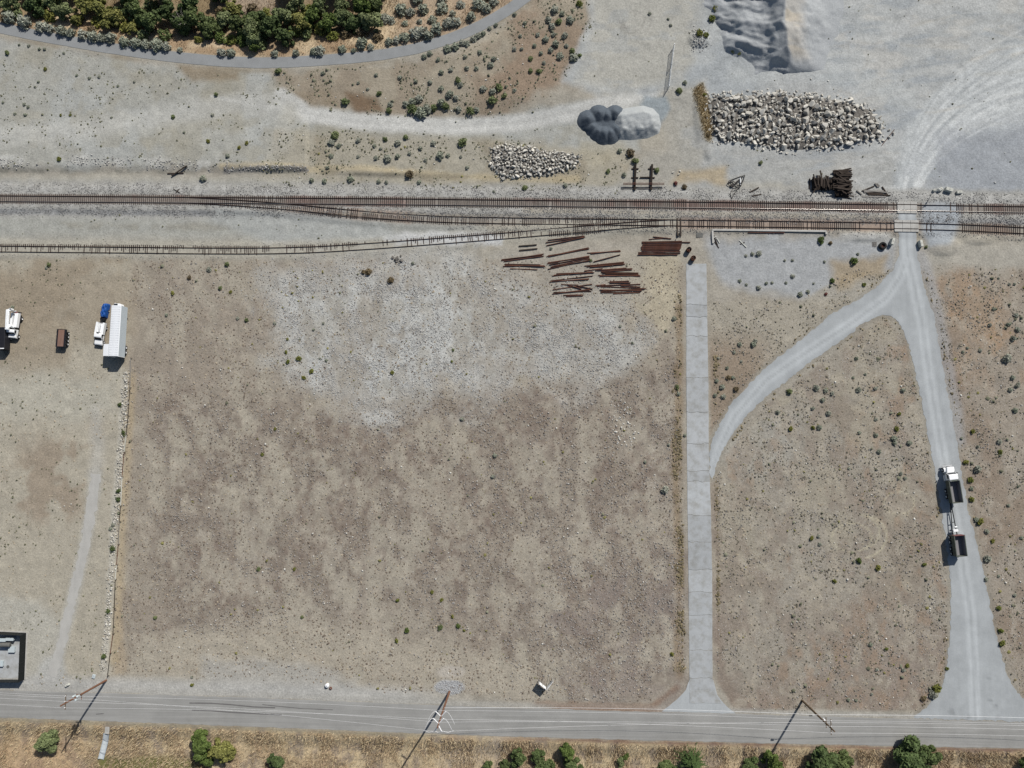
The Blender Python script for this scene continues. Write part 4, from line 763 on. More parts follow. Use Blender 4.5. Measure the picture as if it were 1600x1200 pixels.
# long white trailer: footprint from its roof corners
c1, c2, c3, c4 = (P0(130+a/8.571,460+b_/8.571,3.75) for a,b_ in ((380,142),(505,152),(467,826),(332,820)))
front, rear = (c1+c2)/2, (c3+c4)/2; ctr = (front+rear)/2; L = (front-rear).length; wd = 2.5
t = thing('box_trailer','long white box trailer with a side bump-out parked beside the service truck','trailer',(ctr.x,ctr.y,hz(ctr.x,ctr.y)),math.atan2(-(front-rear).x,(front-rear).y))
MB().box((0,0,2.3),(wd,L,2.8)).build('body','trailer_side_shaded',t,.03); rf = MB().prism([(-wd/2-.02,3.69),(wd/2+.02,3.69),(wd/2-.1,3.77),(0,3.80),(-wd/2+.1,3.77)],-L/2-.02,L/2+.02,'y').build('roof','trailer_roof',t)
for i in range(21): MB().box((0,-L/2+.35+(L-.7)*i/20,3.797),(wd*.86,.06,.03)).build('roof_seam','trailer_roof',rf)
fr = MB(); fr.prism([(-.9,L/2-.02),(.95,L/2-.02),(.75,L/2+.5),(-.7,L/2+.62)],1.9,3.55,'z'); fr.build('nose','white_paint',t,.05); MB().box((-.25,L/2+.3,3.6),(.9,.35,.12)).build('nose_vent','glass_dark',t)
bo = MB().box((-wd/2-.9,-L/2+1.55,1.9),(1.8,2.9,1.9)).build('bump_out','trailer_roof',t,.02); MB().box((-wd/2-.9,-L/2+1.55,2.87),(1.86,2.96,.05)).build('bump_out_roof','trailer_roof',bo)
for s in (-1,1): MB().box((s*(wd/2-.05),-L/2-.06,2.3),(.12,.1,2.8)).build('corner_post','white_paint',t)
MB().box((0,0,.78),(1.1,L-.5,.26)).build('chassis','chassis',t); MB().box((0,-L/2-.02,.65),(2.3,.1,.14)).build('bumper','chassis',t)
for s in (-1,1):
    for y in (-L/2+1.3,-L/2+2.5): wheel(t,s*1.0,y,.5,.5,s)
    MB().tube([(s*.9,L/2-2.6,-.02),(s*.9,L/2-2.6,1.0)],.08,6).build('landing_leg','chassis',t)
# service pickup, facing down towards the road
c = lambda a, b_, z: P0(130+a/8.571,460+b_/8.571,z)
f_, r_ = c(200,678,.9), c(237,375,1.5); m_ = (f_+r_)/2; L = (f_-r_).length
t = thing('service_truck','white service pickup with utility bed parked beside the long white trailer','truck',(m_.x,m_.y,hz(m_.x,m_.y)),math.atan2(-(f_-r_).x,(f_-r_).y)); h = L/2
MB().box((0,0,.62),(1.5,L-.3,.3)).build('chassis','chassis',t)
MB().prism([(h,.55),(h-.02,.95),(h-.25,1.1),(h-1.35,1.2),(h-1.35,.5),(h-.1,.5)],-.98,.98).build('hood','white_paint',t,.06)
cab = MB().prism([(h-1.3,.5),(h-1.3,1.2),(h-1.85,1.82),(h-2.1,1.9),(h-2.75,1.9),(h-2.95,1.78),(h-3.0,.5)],-.96,.96).build('cab','white_paint',t,.06)
MB().prism([(h-1.31,1.27),(h-1.80,1.80),(h-1.78,1.83),(h-1.27,1.29)],-.82,.82).build('windshield','glass_dark',cab); MB().box((0,h-3.0,1.55),(1.3,.05,.4)).build('rear_window','glass_dark',cab)
for s in (-1,1): MB().prism([(h-1.7,1.25),(h-2.75,1.25),(h-2.7,1.75),(h-2.0,1.75)],s*.955,s*.975).build('side_window','glass_dark',cab); MB().box((s*1.12,h-1.55,1.35),(.22,.1,.2)).build('mirror','chassis',cab)
bed = MB().box((0,-h+1.5,.95),(2.1,3.0,.2)).build('bed_floor','box_inside',t)
for s in (-1,1):
    MB().box((s*.85,-h+1.5,1.25),(.5,3.0,.95)).build('tool_cabinet','white_paint',t,.03); wheel(t,s*.9,h-.95,.42,.28,s); wheel(t,s*.88,-h+1.2,.42,.4,s); MB().box((s*.75,h+.01,.8),(.3,.06,.2)).build('headlight','rim_metal',t)
MB().box((0,-h+1.55,1.35),(1.3,2.6,.08)).build('bed_cover','white_paint',t); MB().tube([(.25,-h+.3,1.75),(.05,-h+2.7,1.8)],.07,6).build('ladder_bar','rim_metal',t); MB().tube([(-.2,-h+.3,1.75),(-.15,-h+2.7,1.8)],.06,6).build('ladder_bar','rim_metal',t)
MB().box((.1,-h+2.72,1.65),(.55,.35,.5)).build('tank','glass_dark',t); MB().box((0,h+.08,.6),(1.95,.14,.25)).build('bumper','chassis',t); MB().box((0,-h-.05,.6),(1.9,.12,.2)).build('bumper','chassis',t)
# tarp covered trailer
f_, r_ = c(265,350,.6), c(290,112,1.4); m_ = (f_+r_)/2; t = thing('tarped_trailer','small trailer covered with a wrinkled blue tarp behind the service truck','trailer',(m_.x,m_.y,hz(m_.x,m_.y)),math.atan2(-(f_-r_).x,(f_-r_).y)); L = (f_-r_).length-.6
bm = bmesh.new(); bmesh.ops.create_grid(bm,x_segments=14,y_segments=34,size=1); rr = random.Random(4)
for v_ in bm.verts:
    x, y = v_.co.x, v_.co.y; e = max(abs(x),abs(y)*.98); z = 1.55-.25*x*x-.2*abs(y)**3+.12*math.sin(y*9+x*2)*math.cos(x*5)+rr.uniform(-.04,.04)
    if e > .82: z -= (e-.82)/.18*1.05
    v_.co = (x*.78*(1-.12*abs(y)**4),y*L/2*(1-.10*abs(x)**4)-.3,z)
me = bpy.data.meshes.new('tarp'); bm.to_mesh(me); bm.free(); link('tarp',me,'tarp_blue',t); MB().box((0,-.3,.7),(1.25,L-.5,.7)).build('load','chassis',t,.05)
for s in (-1,1): wheel(t,s*.72,-.4,.34,.22,s)
mb = MB(); mb.tube([(-.6,L/2-.4,.5),(0,L/2+.75,.5)],.05); mb.tube([(.6,L/2-.4,.5),(0,L/2+.75,.5)],.05); mb.tube([(0,L/2+.6,-.02),(0,L/2+.6,.7)],.05); mb.build('tongue','chassis',t); MB().box((0,L/2-.1,.8),(1.2,.4,.5)).build('front_box','black_paint',t)
# rust deck wagon
c = lambda a, b_, z: P0(a/10.91,460+b_/10.91,z)
f_, r_ = c(1025,885,1.4), c(1050,603,1.4); m_ = (f_+r_)/2; L = (f_-r_).length; t = thing('flatbed_wagon','black framed wagon with a bare rusty brown deck standing alone in the yard','wagon',(m_.x,m_.y,hz(m_.x,m_.y)),math.atan2(-(f_-r_).x,(f_-r_).y))
dk = MB().box((0,0,1.36),(1.6,L,.09)).build('deck','deck_rust',t)
for s in (-1,1):
    MB().box((s*.98,0,1.22),(.36,L+.3,.5)).build('side_frame','black_paint',t)
    for y in (-1.5,-.5,.5,1.5): MB().box((s*1.2,y,1.0),(.14,.12,.8)).build('stake','black_paint',t)
    for y in (-1.35,-.45,.55,1.4): wheel(t,s*1.12,y,.42,.3,s)
MB().box((0,0,.85),(1.2,L,.5)).build('chassis','chassis',t); MB().box((0,L/2+.1,1.1),(2.1,.2,.7)).build('end_frame','black_paint',t); MB().box((0,-L/2-.08,1.2),(2.3,.14,.4)).build('end_frame','black_paint',t); MB().tube([(0,L/2,.7),(0,L/2+1.3,.6)],.07).build('tow_bar','chassis',t)
# bucket truck, facing down
f_, r_ = c(208,745,1.2), c(275,300,1.2); m_ = (f_+r_)/2; L = (f_-r_).length; t = thing('bucket_truck','white bucket truck with folded boom parked beside the black trailer','truck',(m_.x,m_.y,hz(m_.x,m_.y)),math.atan2(-(f_-r_).x,(f_-r_).y)); h = L/2
MB().box((0,0,.75),(1.1,L-.2,.3)).build('chassis','chassis',t); MB().prism([(h,.6),(h,1.2),(h-.15,1.4),(h-1.0,1.5),(h-1.0,.6)],-1.0,1.0).build('hood','white_paint',t,.08)
cab = MB().prism([(h-.95,.7),(h-.95,1.5),(h-1.3,2.2),(h-1.5,2.28),(h-2.1,2.28),(h-2.2,.7)],-1.0,1.0).build('cab','white_paint',t,.06); MB().prism([(h-.95,1.55),(h-1.29,2.18),(h-1.25,2.2),(h-.91,1.57)],-.88,.88).build('windshield','glass_dark',cab)
for s in (-1,1): MB().prism([(h-1.1,1.5),(h-2.0,1.5),(h-2.0,2.1),(h-1.35,2.1)],s*.995,s*1.012).build('side_window','glass_dark',cab); wheel(t,s*1.0,h-.55,.48,.3,s); wheel(t,s*.98,-h+1.5,.48,.5,s)
MB().box((-.62,-h+2.1,1.4),(.85,3.6,.9)).build('utility_body','white_paint',t,.04); MB().box((.75,-h+2.1,1.25),(.55,3.6,.6)).build('utility_body','white_paint',t,.04); MB().box((0,-h+2.1,.95),(2.2,3.7,.1)).build('bed_floor','box_inside',t)
pd = MB().lathe((.1,h-2.9,1.0),[(0,0),(0,.4),(1.1,.32),(1.5,.4),(1.7,.4),(1.7,0)],'z',14).build('pedestal','white_paint',t)
bmv = MB().box((0,0,0),(.5,5.2,.42)); bo = bmv.build('boom','white_paint',t,.04); bo.location = (.55,-h+2.3,2.85); bo.rotation_euler = (-.05,0,.06)
MB().box((.1,-.2,.36),(.34,4.6,.3)).build('upper_boom','white_paint',bo,.03); MB().lathe((-.5,-2.55,-.3),[(-.5,0),(-.5,.32),(.45,.38),(.5,.38),(.45,.33),(-.4,.28),(-.4,0)],'z',12).build('bucket','white_paint',bo)
MB().box((.0,2.2,.1),(.7,.6,.7)).build('turret','white_paint',bo,.05); MB().tube([(.45,-h+.1,1.6),(-.5,-h-.15,2.0)],.12,6).build('boom_rest','white_paint',t); MB().box((-.45,-h+.15,1.7),(.6,.4,.35)).build('control_box','red_steel',t); MB().box((0,-h+.05,.8),(2.2,.25,.3)).build('bumper','black_paint',t); MB().box((0,h+.05,.7),(2.1,.15,.3)).build('bumper','chassis',t)
# black trailer at the edge
f_, r_ = P0(3,546,2.6), P0(2.2,511,2.6); f_ = f_+Vector((-.55,0)); r_ = r_+Vector((-.2,0)); m_ = (f_+r_)/2; L = (f_-r_).length; t = thing('cargo_trailer','black cargo trailer with a white end strip beside the bucket truck','trailer',(m_.x,m_.y,hz(m_.x,m_.y)),math.atan2(-(f_-r_).x,(f_-r_).y))
MB().box((0,0,1.6),(2.2,L,2.0)).build('body','black_paint',t,.12); MB().box((0,L/2-.25,2.62),(2.1,.22,.05)).build('end_strip','white_paint',t); MB().box((0,0,.5),(1.2,L,.3)).build('chassis','chassis',t)
for s in (-1,1):
    for y in (-.5,.5): wheel(t,s*.95,y-.6,.36,.25,s)
mb = MB(); mb.tube([(-.6,L/2,.5),(0,L/2+1.2,.5)],.05); mb.tube([(.6,L/2,.5),(0,L/2+1.2,.5)],.05); mb.tube([(0,L/2+1.1,-.02),(0,L/2+1.1,.6)],.05); mb.build('tongue','chassis',t)

# ------------------------------------------------------------------ screened compound
t = thing('screened_compound','compound enclosed by a black screened fence at the corner of the yard','enclosure',G3(20,1028)); o0 = t.location
cor = [(-62,985),(40.5,989.5),(37.5,1062),(-62,1062)]; FH = 2.1
for a, b_ in zip(cor,cor[1:]+cor[:1]):
    p, q = loc(*a), loc(*b_); n_ = max(1,round((q-p).length/2.4)); ang = math.atan2(q.y-p.y,q.x-p.x)
    for i in range(n_):
        m_ = p.lerp(q,(i+.5)/n_); MB().box((m_.x,m_.y,FH/2),((q-p).length/n_-.06,.05,FH)).build('screen_panel','mesh_black',t); COL.objects[-1]
        ob = t.children[-1]; me = ob.data; R = Matrix.Translation((m_.x,m_.y,0)) @ Matrix.Rotation(ang,4,'Z') @ Matrix.Translation((-m_.x,-m_.y,0)); me.transform(R)
        e = p.lerp(q,i/n_); MB().tube([(e.x,e.y,-.2),(e.x,e.y,FH+.1)],.05,6).build('post','black_paint',t)
for a, b_ in zip(cor,cor[1:]+cor[:1]):
    p, q = loc(*a), loc(*b_); d = (q-p).normalized(); o_ = Vector((d.y,-d.x,0))*(-.28 if a != cor[1] else -.28); m_ = (p+q)/2+o_; MB().box((m_.x,m_.y,.05),((q-p).length,.3,.22),rz=math.atan2(q.y-p.y,q.x-p.x)).build('curb','concrete',t)
sheet('compound_floor',[(-60,990),(39,992),(36,1060),(-60,1060)],'concrete_slab',.02,2.0,0,'structure')
for lab, u, v_, d, mt in (('pale equipment cabinet in the compound beside the dark screen corner',20,1014,(1.5,1.3,.5),'cabinet'),('pale equipment cabinet in the compound away from the screen corner',3,1036,(1.1,1.3,.5),'cabinet'),('long pale pipe manifold box along the inner side of the black screen',7,998,(2.2,.7,1.2),'cabinet'),('pale pipe manifold box nearest the screen corner',20,997,(1.8,.6,1.1),'cabinet')):
    k = thing('equipment_cabinet',lab,'cabinet',G3(u,v_,.02)); MB().box((0,0,d[2]/2),d).build('housing',mt,k,.03); MB().box((0,0,d[2]+.03),(d[0]+.1,d[1]+.1,.06)).build('lid',mt,k); MB().box((0,-d[1]/2-.012,d[2]*.55),(d[0]*.5,.02,d[2]*.6)).build('door','galvanised',k)
k = thing('generator_tank','dark horizontal tank standing behind the pale boxes in the compound','tank',G3(12,1006,.02)); MB().lathe((0,0,.9),[(-1.3,0),(-1.25,.4),(-1.1,.55),(1.1,.55),(1.25,.4),(1.3,0)],'x',16).build('shell','mat_dark',k)
for s in (-1,1): MB().box((s*.8,0,.25),(.2,.8,.54)).build('saddle','concrete',k)
MB2 = MB().lathe((0,0,0),[(-.02,0),(-.02,.4),(.04,.38),(.04,0)],'z',14).build('manhole_cover','mat_dark'); MB2.location = G3(12,1042,.02); tag(MB2,'round dark manhole cover in the compound floor','manhole cover')

# ------------------------------------------------------------------ utility poles and wires
POLES = [((166,1063),16.7,'pole_wood'),((702,1081),21.4,'pole_wood'),((1254,1095),18.0,'pole_wood_grey'),((-372,1046),17,'pole_wood'),((1805,1109),18,'pole_wood_grey')]
att = {}
def crossarm(t, z, L, par='crossarm', rz=0):
    a = MB().box((0,.2,z),(.14,L,.16) if rz == 0 else (L,.14,.16)).build(par,'pole_wood_grey',t)
    return a
for i, (bp, h, mt) in enumerate(POLES):
    g = G3(*bp); lab = ['tall wooden utility pole with pale transformers near the stone row','tall wooden utility pole with white insulator brackets on an oval gravel pad','tall grey utility pole with a crossarm near the wide gravel road mouth','utility pole beyond the yard along the paved road','utility pole beyond the gravel road along the paved road'][i]
    t = thing('utility_pole',lab,'utility pole',g,0,None); MB().tube([(0,0,-.5),(0,0,h*.5),(0,0,h)],[.27,.22,.15],10).build('pole',mt,t); lst = []
    if i == 1:
        for z, off in ((h*.72,0),(h*.9,0)):
            for sx in (-1,1): 
                MB().tube([(0,0,z),(sx*1.1,1.3,z+.55)],[.09,.11],8).build('insulator_arm','insulator',t); 
                pts = [(sx*(1.1+1.9*s),1.3-3.0*s*s+.3*s,z+.55+.9*math.sin(s*2.2)-.9*s) for s in np.linspace(0,1,8)]; MB().tube(pts,.03,6).build('jumper_wire','wire_alu',t)
            lst.append((z,)) 
        for sx in (-1,1): MB().tube([(0,0,h*.93),(sx*.7,-1.2,h*.93+.1)],[.09,.1],8).build('insulator_arm','insulator',t); MB().tube([(sx*.7,-1.2,h*.93),(sx*2.0,-1.6,h*.92),(sx*3.2,-1.4,h*.9)],.03,6).build('jumper_wire','wire_alu',t)
        MB().tube([(-.7,-1.2,h*.93),(0,-1.8,h*.91),(.7,-1.2,h*.93)],.03,6).build('jumper_wire','wire_alu',t)
        att[i] = [(1.4,h*.72+.3),(-1.0,h*.74),(.9,h*.9),(-1.4,h*.93),(.15,h*.5)]
    else:
        za, zb = h*.90, h*.76; crossarm(t,za,3.2); 
        for y in (1.4,-1.1,0.25): MB().lathe((0,.2+y,za+.08),[(0,0),(0,.07),(.1,.05),(.14,.09),(.24,.06),(.24,0)],'z',8).build('insulator','insulator',t)
        if i in (0,3):
            for ax, ay in ((-.45,.25),(.45,.25),(.1,-.55)): MB().lathe((ax,ay,h*.66),[(0,0),(0,.24),(.75,.25),(.85,.15),(.95,.1),(.95,0)],'z',12).build('transformer','cabinet',t)
            MB().box((0,.3,h*.62),(1.4,.12,.14)).build('bracket',mt,t); MB().box((0,-.6,h*.56),(.12,1.3,.12)).build('bracket',mt,t)
        else:
            crossarm(t,zb,2.2); MB().lathe((.3,.1,h*.63),[(0,0),(0,.2),(.8,.2),(.9,.1),(.9,0)],'z',12).build('transformer','insulator',t); MB().tube([(0,0,h*.5),(-1.4,0,h*.52)],.06,6).build('lamp_arm','galvanised',t); MB().box((-1.6,0,h*.52),(.7,.3,.16)).build('lamp_head','mat_dark',t)
        att[i] = [(1.6,za+.25),(.45,za+.25),(-.9,za+.25),(.2,zb),(.2,h*.52)]
def span(i, j, k):
    a, b_ = G3(*POLES[i][0]), G3(*POLES[j][0]); A_ = Vector((a.x,a.y+att[i][k][0],a.z+att[i][k][1])); B_ = Vector((b_.x,b_.y+att[j][k][0],b_.z+att[j][k][1])); sag = 1.3 if k < 4 else 1.6
    pts = [A_.lerp(B_,s)-Vector((0,0,sag*4*s*(1-s))) for s in np.linspace(0,1,17)]
    nm = ['outermost power wire on the road side of the crossarms','middle power wire on the crossarms','power wire on the yard side of the crossarms','lower neutral wire on the utility poles','lowest thick cable on the utility poles'][k]
    seg = ['between the transformer pole and the bracket pole','between the bracket pole and the grey pole','leaving the transformer pole past the black screened compound','leaving the grey pole past the gravel road mouth'][[(0,1),(1,2),(3,0),(2,4)].index((i,j))]
    nm = ['road edge power wire','second power wire','third power wire','neutral wire','low thick cable'][k]
    tag(MB().tube(pts,.015 if k < 4 else .026,5).build('power_wire','wire_alu'), nm+' strung '+seg, 'wire','overhead wires along the paved road')
for pr in ((0,1),(1,2),(3,0),(2,4)):
    for k in range(5):
        if k == 4 and pr in ((0,1),(3,0)): continue
        span(*pr,k)

# ------------------------------------------------------------------ roadside things
t = thing('sign_board','V shaped pair of white sign boards on posts beside the paved road','sign',G3(854,1074)); o0 = t.location
q = lambda a, b_, z: (lambda p: Vector((p.x-o0.x,p.y-o0.y,z)))(P0(810+a/20,1040+b_/20,z))
A_, B_, D_ = q(630,560,2.5), q(885,765,2.5), q(1090,505,2.5)
for p, s in ((A_,B_),(D_,B_)):
    d = s-p; m_ = (p+s)/2; ang = math.atan2(d.y,d.x); MB().box((m_.x,m_.y,1.65),(d.length-.06,.06,1.75),rz=ang).build('board','white_paint',t); n_ = Vector((-d.y,d.x,0)).normalized()*.1
    for f in (.06,.94): e = p.lerp(s,f)+n_*(1 if n_.y>0 else -1); MB().box((e.x,e.y,1.2),(.1,.1,2.7)).build('post','grey_plank',t)
    e = p.lerp(s,.5); k = Vector((e.x,e.y,0)); MB().tube([(e.x,e.y,1.9),(e.x+.3*(1 if p is A_ else -1),e.y+1.5,-.02)],.05,4).build('brace','grey_plank',t)
def capped(u, v_, lab, r, h, mt, name='marker_post'):
    t = thing(name,lab,'marker',G3(u,v_)); MB().lathe((0,0,0),[(-.1,0),(-.1,r*.8),(h*.7,r*.8),(h*.72,r),(h*.9,r*.9),(h,r*.4),(h,0)],'z',12).build('body',mt,t); MB().lathe((0,0,0),[(h-.01,0),(h-.01,r*.2),(h+.1,r*.2),(h+.1,0)],'z',8).build('cap','galvanised',t)
capped(512,1070,'white capped utility marker on the gravel shoulder of the paved road',.5,.75,'white_paint'); capped(517,1075,'small brown utility marker next to the white one on the shoulder',.36,.3,'rust_steel')
block(106,1070,'small white concrete marker block beside the road by the stone row',.5,(1.0,.5,.5),'marker_block'); block(147,1056.5,'low pale blue white block at the foot of the stone row',1.3,(.9,.8,.25),'marker_block',None,'cabinet')
# culvert
t = thing('drain_flume','metal drain flume with a concrete inlet running down the road bank','flume',G3(162,1150)); o0 = t.location
pts = [(168,1128),(166,1147),(162.5,1160),(159,1174),(155,1189)]; w3 = [Vector((*(P0(*p)-Vector((o0.x,o0.y))),0)) for p in pts]
for i, p in enumerate(w3): p.z = hz(p.x+o0.x,p.y+o0.y)-o0.z+.12
d = (w3[1]-w3[0]); m_ = (w3[0]+w3[1])/2; MB().box((m_.x,m_.y,m_.z-.02),(1.05,d.length,.25),rz=math.atan2(-d.x,d.y)).build('inlet','concrete',t,.03)
vs_ = []; fs = []
for i, p in enumerate(w3[1:]):
    dd = (w3[min(i+2,4)]-w3[i+1] if i < 3 else w3[4]-w3[3]); n_ = Vector((-dd.y,dd.x,0)).normalized()
    for j in range(9): a = math.pi*(j/8); vs_.append(tuple(p+n_*.72*math.cos(a)+Vector((0,0,.55-.55*math.sin(a)+.02))))
for i in range(3):
    for j in range(8): fs.append((i*9+j,i*9+j+1,(i+1)*9+j+1,(i+1)*9+j))
MB().add(vs_,fs).build('channel','flume_metal',t)
for i in range(2):
    s = (i+.5)/2*3; k = int(s); p = w3[1+k].lerp(w3[2+k],s-k); MB().box((p.x,p.y,p.z+.5),(1.5,.07,.06),rz=-.25).build('strut','galvanised',t)
# low boundary fence beside the stone row
FEN = [(206,560),(205.2,606),(202,650),(199,680),(196,706),(192.5,745),(190.5,790),(188.5,815),(187,850),(184.5,882),(182.5,905),(181,950),(178.5,990),(174.5,1020),(170.5,1055)]
t = thing('boundary_fence','low post and rail boundary fence running beside the stone row','fence',G3(*FEN[7])); o0 = t.location; r = random.Random(8)
for i, (a, b_) in enumerate(zip(FEN[:-1],FEN[1:])):
    p, q_ = loc(*a), loc(*b_); za, zb = hz(p.x+o0.x,p.y+o0.y)-o0.z, hz(q_.x+o0.x,q_.y+o0.y)-o0.z; MB().tube([(p.x,p.y,za-.2),(p.x,p.y,za+.85)],.07,6).build('post','old_timber',t)
    MB().tube([(p.x,p.y,za+.62),(q_.x,q_.y,zb+.62)],.085,6).build('fence_rail',['old_timber','rust_steel','grey_plank','block_pale'][[2,0,0,3,1,3,0,2,1,3,0,0,1,0][i]],t)
p = loc(*FEN[-1]); MB().tube([(p.x,p.y,-.3),(p.x,p.y,.9)],.07,6).build('post','old_timber',t)

# ------------------------------------------------------------------ vegetation
def leaves(n, lumps, leaf, seed, flat=.0, shell=.55, tri=True):
    """n small leaf faces spread through the lumps (x, y, z, r): arrays of vertices, faces, colours"""
    g = np.random.default_rng(seed); lum = np.array(lumps); pr = lum[:,3]**2; k = g.choice(len(lum),n,p=pr/pr.sum())
    d = g.normal(size=(n,3)); d /= np.linalg.norm(d,axis=1)[:,None]; rad = lum[k,3]*(shell+(1-shell)*g.random(n)**.5); c = lum[k,:3]+d*rad[:,None]; c[:,2] = np.maximum(c[:,2],.04)
    nrm = d*.7+g.normal(size=(n,3))*.6+[0,0,flat]; nrm /= np.linalg.norm(nrm,axis=1)[:,None]; a = np.cross(nrm,g.normal(size=(n,3))); a /= np.linalg.norm(a,axis=1)[:,None]; b_ = np.cross(nrm,a); s = leaf*(.6+.8*g.random(n))[:,None]
    V_ = np.stack([c-a*s*.5-b_*s*.35,c+a*s*.5-b_*s*.3,c+a*s*.1+b_*s*.75],1).reshape(-1,3); col = np.repeat((.72+.56*g.random(n))*(.85+.3*g.random(len(lum)))[k],3)[:,None]*np.ones(3)
    return V_, np.arange(3*n).reshape(-1,3), col
def leafmesh(name, data, mat):
    V_, F_, col = data; me = bpy.data.meshes.new(name); me.from_pydata(V_.tolist(),[],F_.tolist()); a = me.color_attributes.new('Col','FLOAT_COLOR','POINT'); a.data.foreach_set('color',np.concatenate([col,np.ones((len(col),1))],1).astype(np.float32).ravel()); me.materials.append(MATS[mat]); return me
def shrub_mesh(kind, seed):
    r = random.Random(seed); k = r.randint(5,8); lumps = [(0,0,.3,.34)]
    for i in range(k): a = 2*math.pi*i/k+r.uniform(-.3,.3); q = r.uniform(.22,.36); lumps.append((q*math.cos(a),q*math.sin(a),r.uniform(.16,.34),r.uniform(.15,.25)))
    return leafmesh('shrub',leaves(420,lumps,.12,seed,.2),kind)
KINDS = {'s':('leaf_sage','sagebrush','grey green sagebrush'),'g':('leaf_green','shrub','green shrub'),'y':('leaf_yellow','weed clump','yellow green weed clump'),'d':('leaf_dark','shrub','dark green bush'),'k':('leaf_dry','dry bush','dark dry bush'),'b':('leaf_bright','shrub','bright green bush'),'r':('leaf_red','bush','small reddish bush')}
SHM = {k:[shrub_mesh(v[0],ord(k)*10+i) for i in range(4 if k in 'sgd' else 2)] for k,v in KINDS.items()}
def shrubs(where, spec, hs=.85):
    """spec: 'x,y,d[kind] ...' in map pixels; kind letter defaults to sagebrush"""
    for tok in spec.split():
        k = tok[-1] if tok[-1].isalpha() else 's'; u, v_, d = (float(q) for q in tok.rstrip('sgydkbr').split(',')); g = G3(u,v_); s = d*.165*.95; _, cat, nm = KINDS[k]; nm = ('large ' if d >= 16 else 'tiny ' if d < 6 else 'small ' if d < 9 else '')+nm
        o = inst(cat.replace(' ','_'), random.choice(SHM[k]), None, (g.x,g.y,g.z-.05), (0,0,random.uniform(0,6.3)), (s*random.uniform(.9,1.1),s*random.uniform(.9,1.1),s*hs)); tag(o, nm+' '+where, cat, nm+' '+where)
shrubs('in the row along the thicket side of the trail','17,29,24 40,36,24 66,43,20 80,46,18 98,50,20 112,53,18 130,55,18 146,59,20 160,61,18 175,61,20 195,67,18 213,69,20 228,71,18 246,72,22 260,74,18 282,79,10 347,83,16 362,84,16 430,85,14 463,84,14 490,82,14 500,80,18 535,78,14 553,80,10 566,70,20 580,75,12 608,67,14 620,64,14 632,60,18 650,54,22 662,52,22 670,58,18 683,47,22 700,38,20 712,36,20 736,28,18')
shrubs('on the bare slope where the trail leaves the thicket','625,10,22 640,14,20 660,10,22 690,10,22 720,5,16 748,8,22 760,14,18 772,5,16 610,28,16 632,34,12 655,32,12 675,30,16 707,20,12 765,-6,18 690,-8,20 650,-8,20')
shrubs('on the hillside between the trail and the dirt track','435,112,12g 505,115,8 540,160,14g 593,147,10g 610,164,10 608,174,12g 634,163,12 645,160,14 655,155,14 645,172,18g 658,178,20 668,172,18 678,170,14g 690,163,16 697,168,14g 703,150,14 713,155,10 716,128,12g 720,135,10 717,172,10 735,175,14g 745,173,10 755,142,12 767,105,12 772,95,10 780,140,14g 770,146,12 770,160,16g 788,153,10g 690,140,10 663,90,10 672,85,10 700,78,14 712,75,14 722,68,12 730,70,12 740,63,12 747,58,12 755,54,10 765,45,8 775,40,8 588,118,7 625,122,8 650,128,8 672,130,9 690,115,9 705,112,8 560,130,6 575,140,6 685,95,8 730,110,9 745,110,8 750,85,8 727,92,7')
shrubs('on the reddish knoll beside the quarry yard','804,24,8 866,20,14 857,35,12 873,38,12g 890,35,14 862,45,12 882,60,12 852,66,12 868,73,14 840,58,8 860,82,10 875,92,12 845,87,8 829,95,9g 829,114,9g 842,115,10g 804,80,8 894,83,10g 905,90,8g 896,94,14 804,144,7 813,60,7 905,8,12y 820,40,8 835,75,8 850,102,7 885,75,8 878,25,10 865,58,9 815,80,7')
shrubs('between the dirt track and the main railway','524,212,16g 518,223,12 530,228,9 560,220,9 602,218,9g 622,224,12 634,215,10g 606,248,14 621,245,10 588,247,8 677,224,10 657,232,8 688,244,14 723,223,16g 700,243,8 518,244,8 487,282,9 507,283,9 548,280,11 592,284,8 604,285,7 655,285,8 640,273,14k 772,300,6 968,236,9 985,240,14k 992,252,12g 950,268,8g 975,274,9 1026,267,10g 820,294,10g 883,290,8 1188,255,8g 1069,293,9k 1055,287,8r 338,148,8g 271,183,8g 318,279,12 357,245,8 327,222,7y 375,232,7y 387,225,7y 95,250,8y 585,228,7 640,240,7 665,250,7 720,245,6 730,262,7 560,245,6 595,232,6 512,262,7')
shrubs('on the pale flat below the trail','12,83,9g 71,108,7y 38,163,6 44,167,6 24,178,6 40,180,6 175,184,5 332,180,6 289,208,5 60,128,5 55,136,5 120,118,5 155,120,6 140,122,6 210,128,5 185,135,5 95,180,5y 110,180,5y 5,160,5 62,77,6 70,77,6 100,83,5 45,72,6 30,70,5')
shrubs('around the gravel gate and the rubble mound','1061,143,12g 1070,130,8 1100,150,7y 1106,212,7k 1118,15,12y 1112,30,12y 1128,36,10y 1145,80,9y 1155,84,8y 1092,55,12y 1102,58,10y 1015,22,6 1048,40,6 1044,30,5')
shrubs('along the earth edge below the spur track','77,414,8g 73,418,6 327,421,9 355,413,9g 296,434,8k 344,450,8g 270,458,7y 385,500,8g 371,497,6 260,492,6 360,456,6y 611,438,11k 576,425,12k 568,425,8k 645,411,6 20,480,6')
shrubs('on the pale gravel patch in the big field','467,560,9y 487,580,8y 450,565,8y 429,505,6 475,590,7y 447,550,6y 613,582,7y 510,563,5 500,560,4 468,530,4 449,530,5y 505,505,5 490,515,5 861,388,6 923,407,6g 969,510,5 988,536,5 1053,498,8 708,547,5g 706,565,5y')
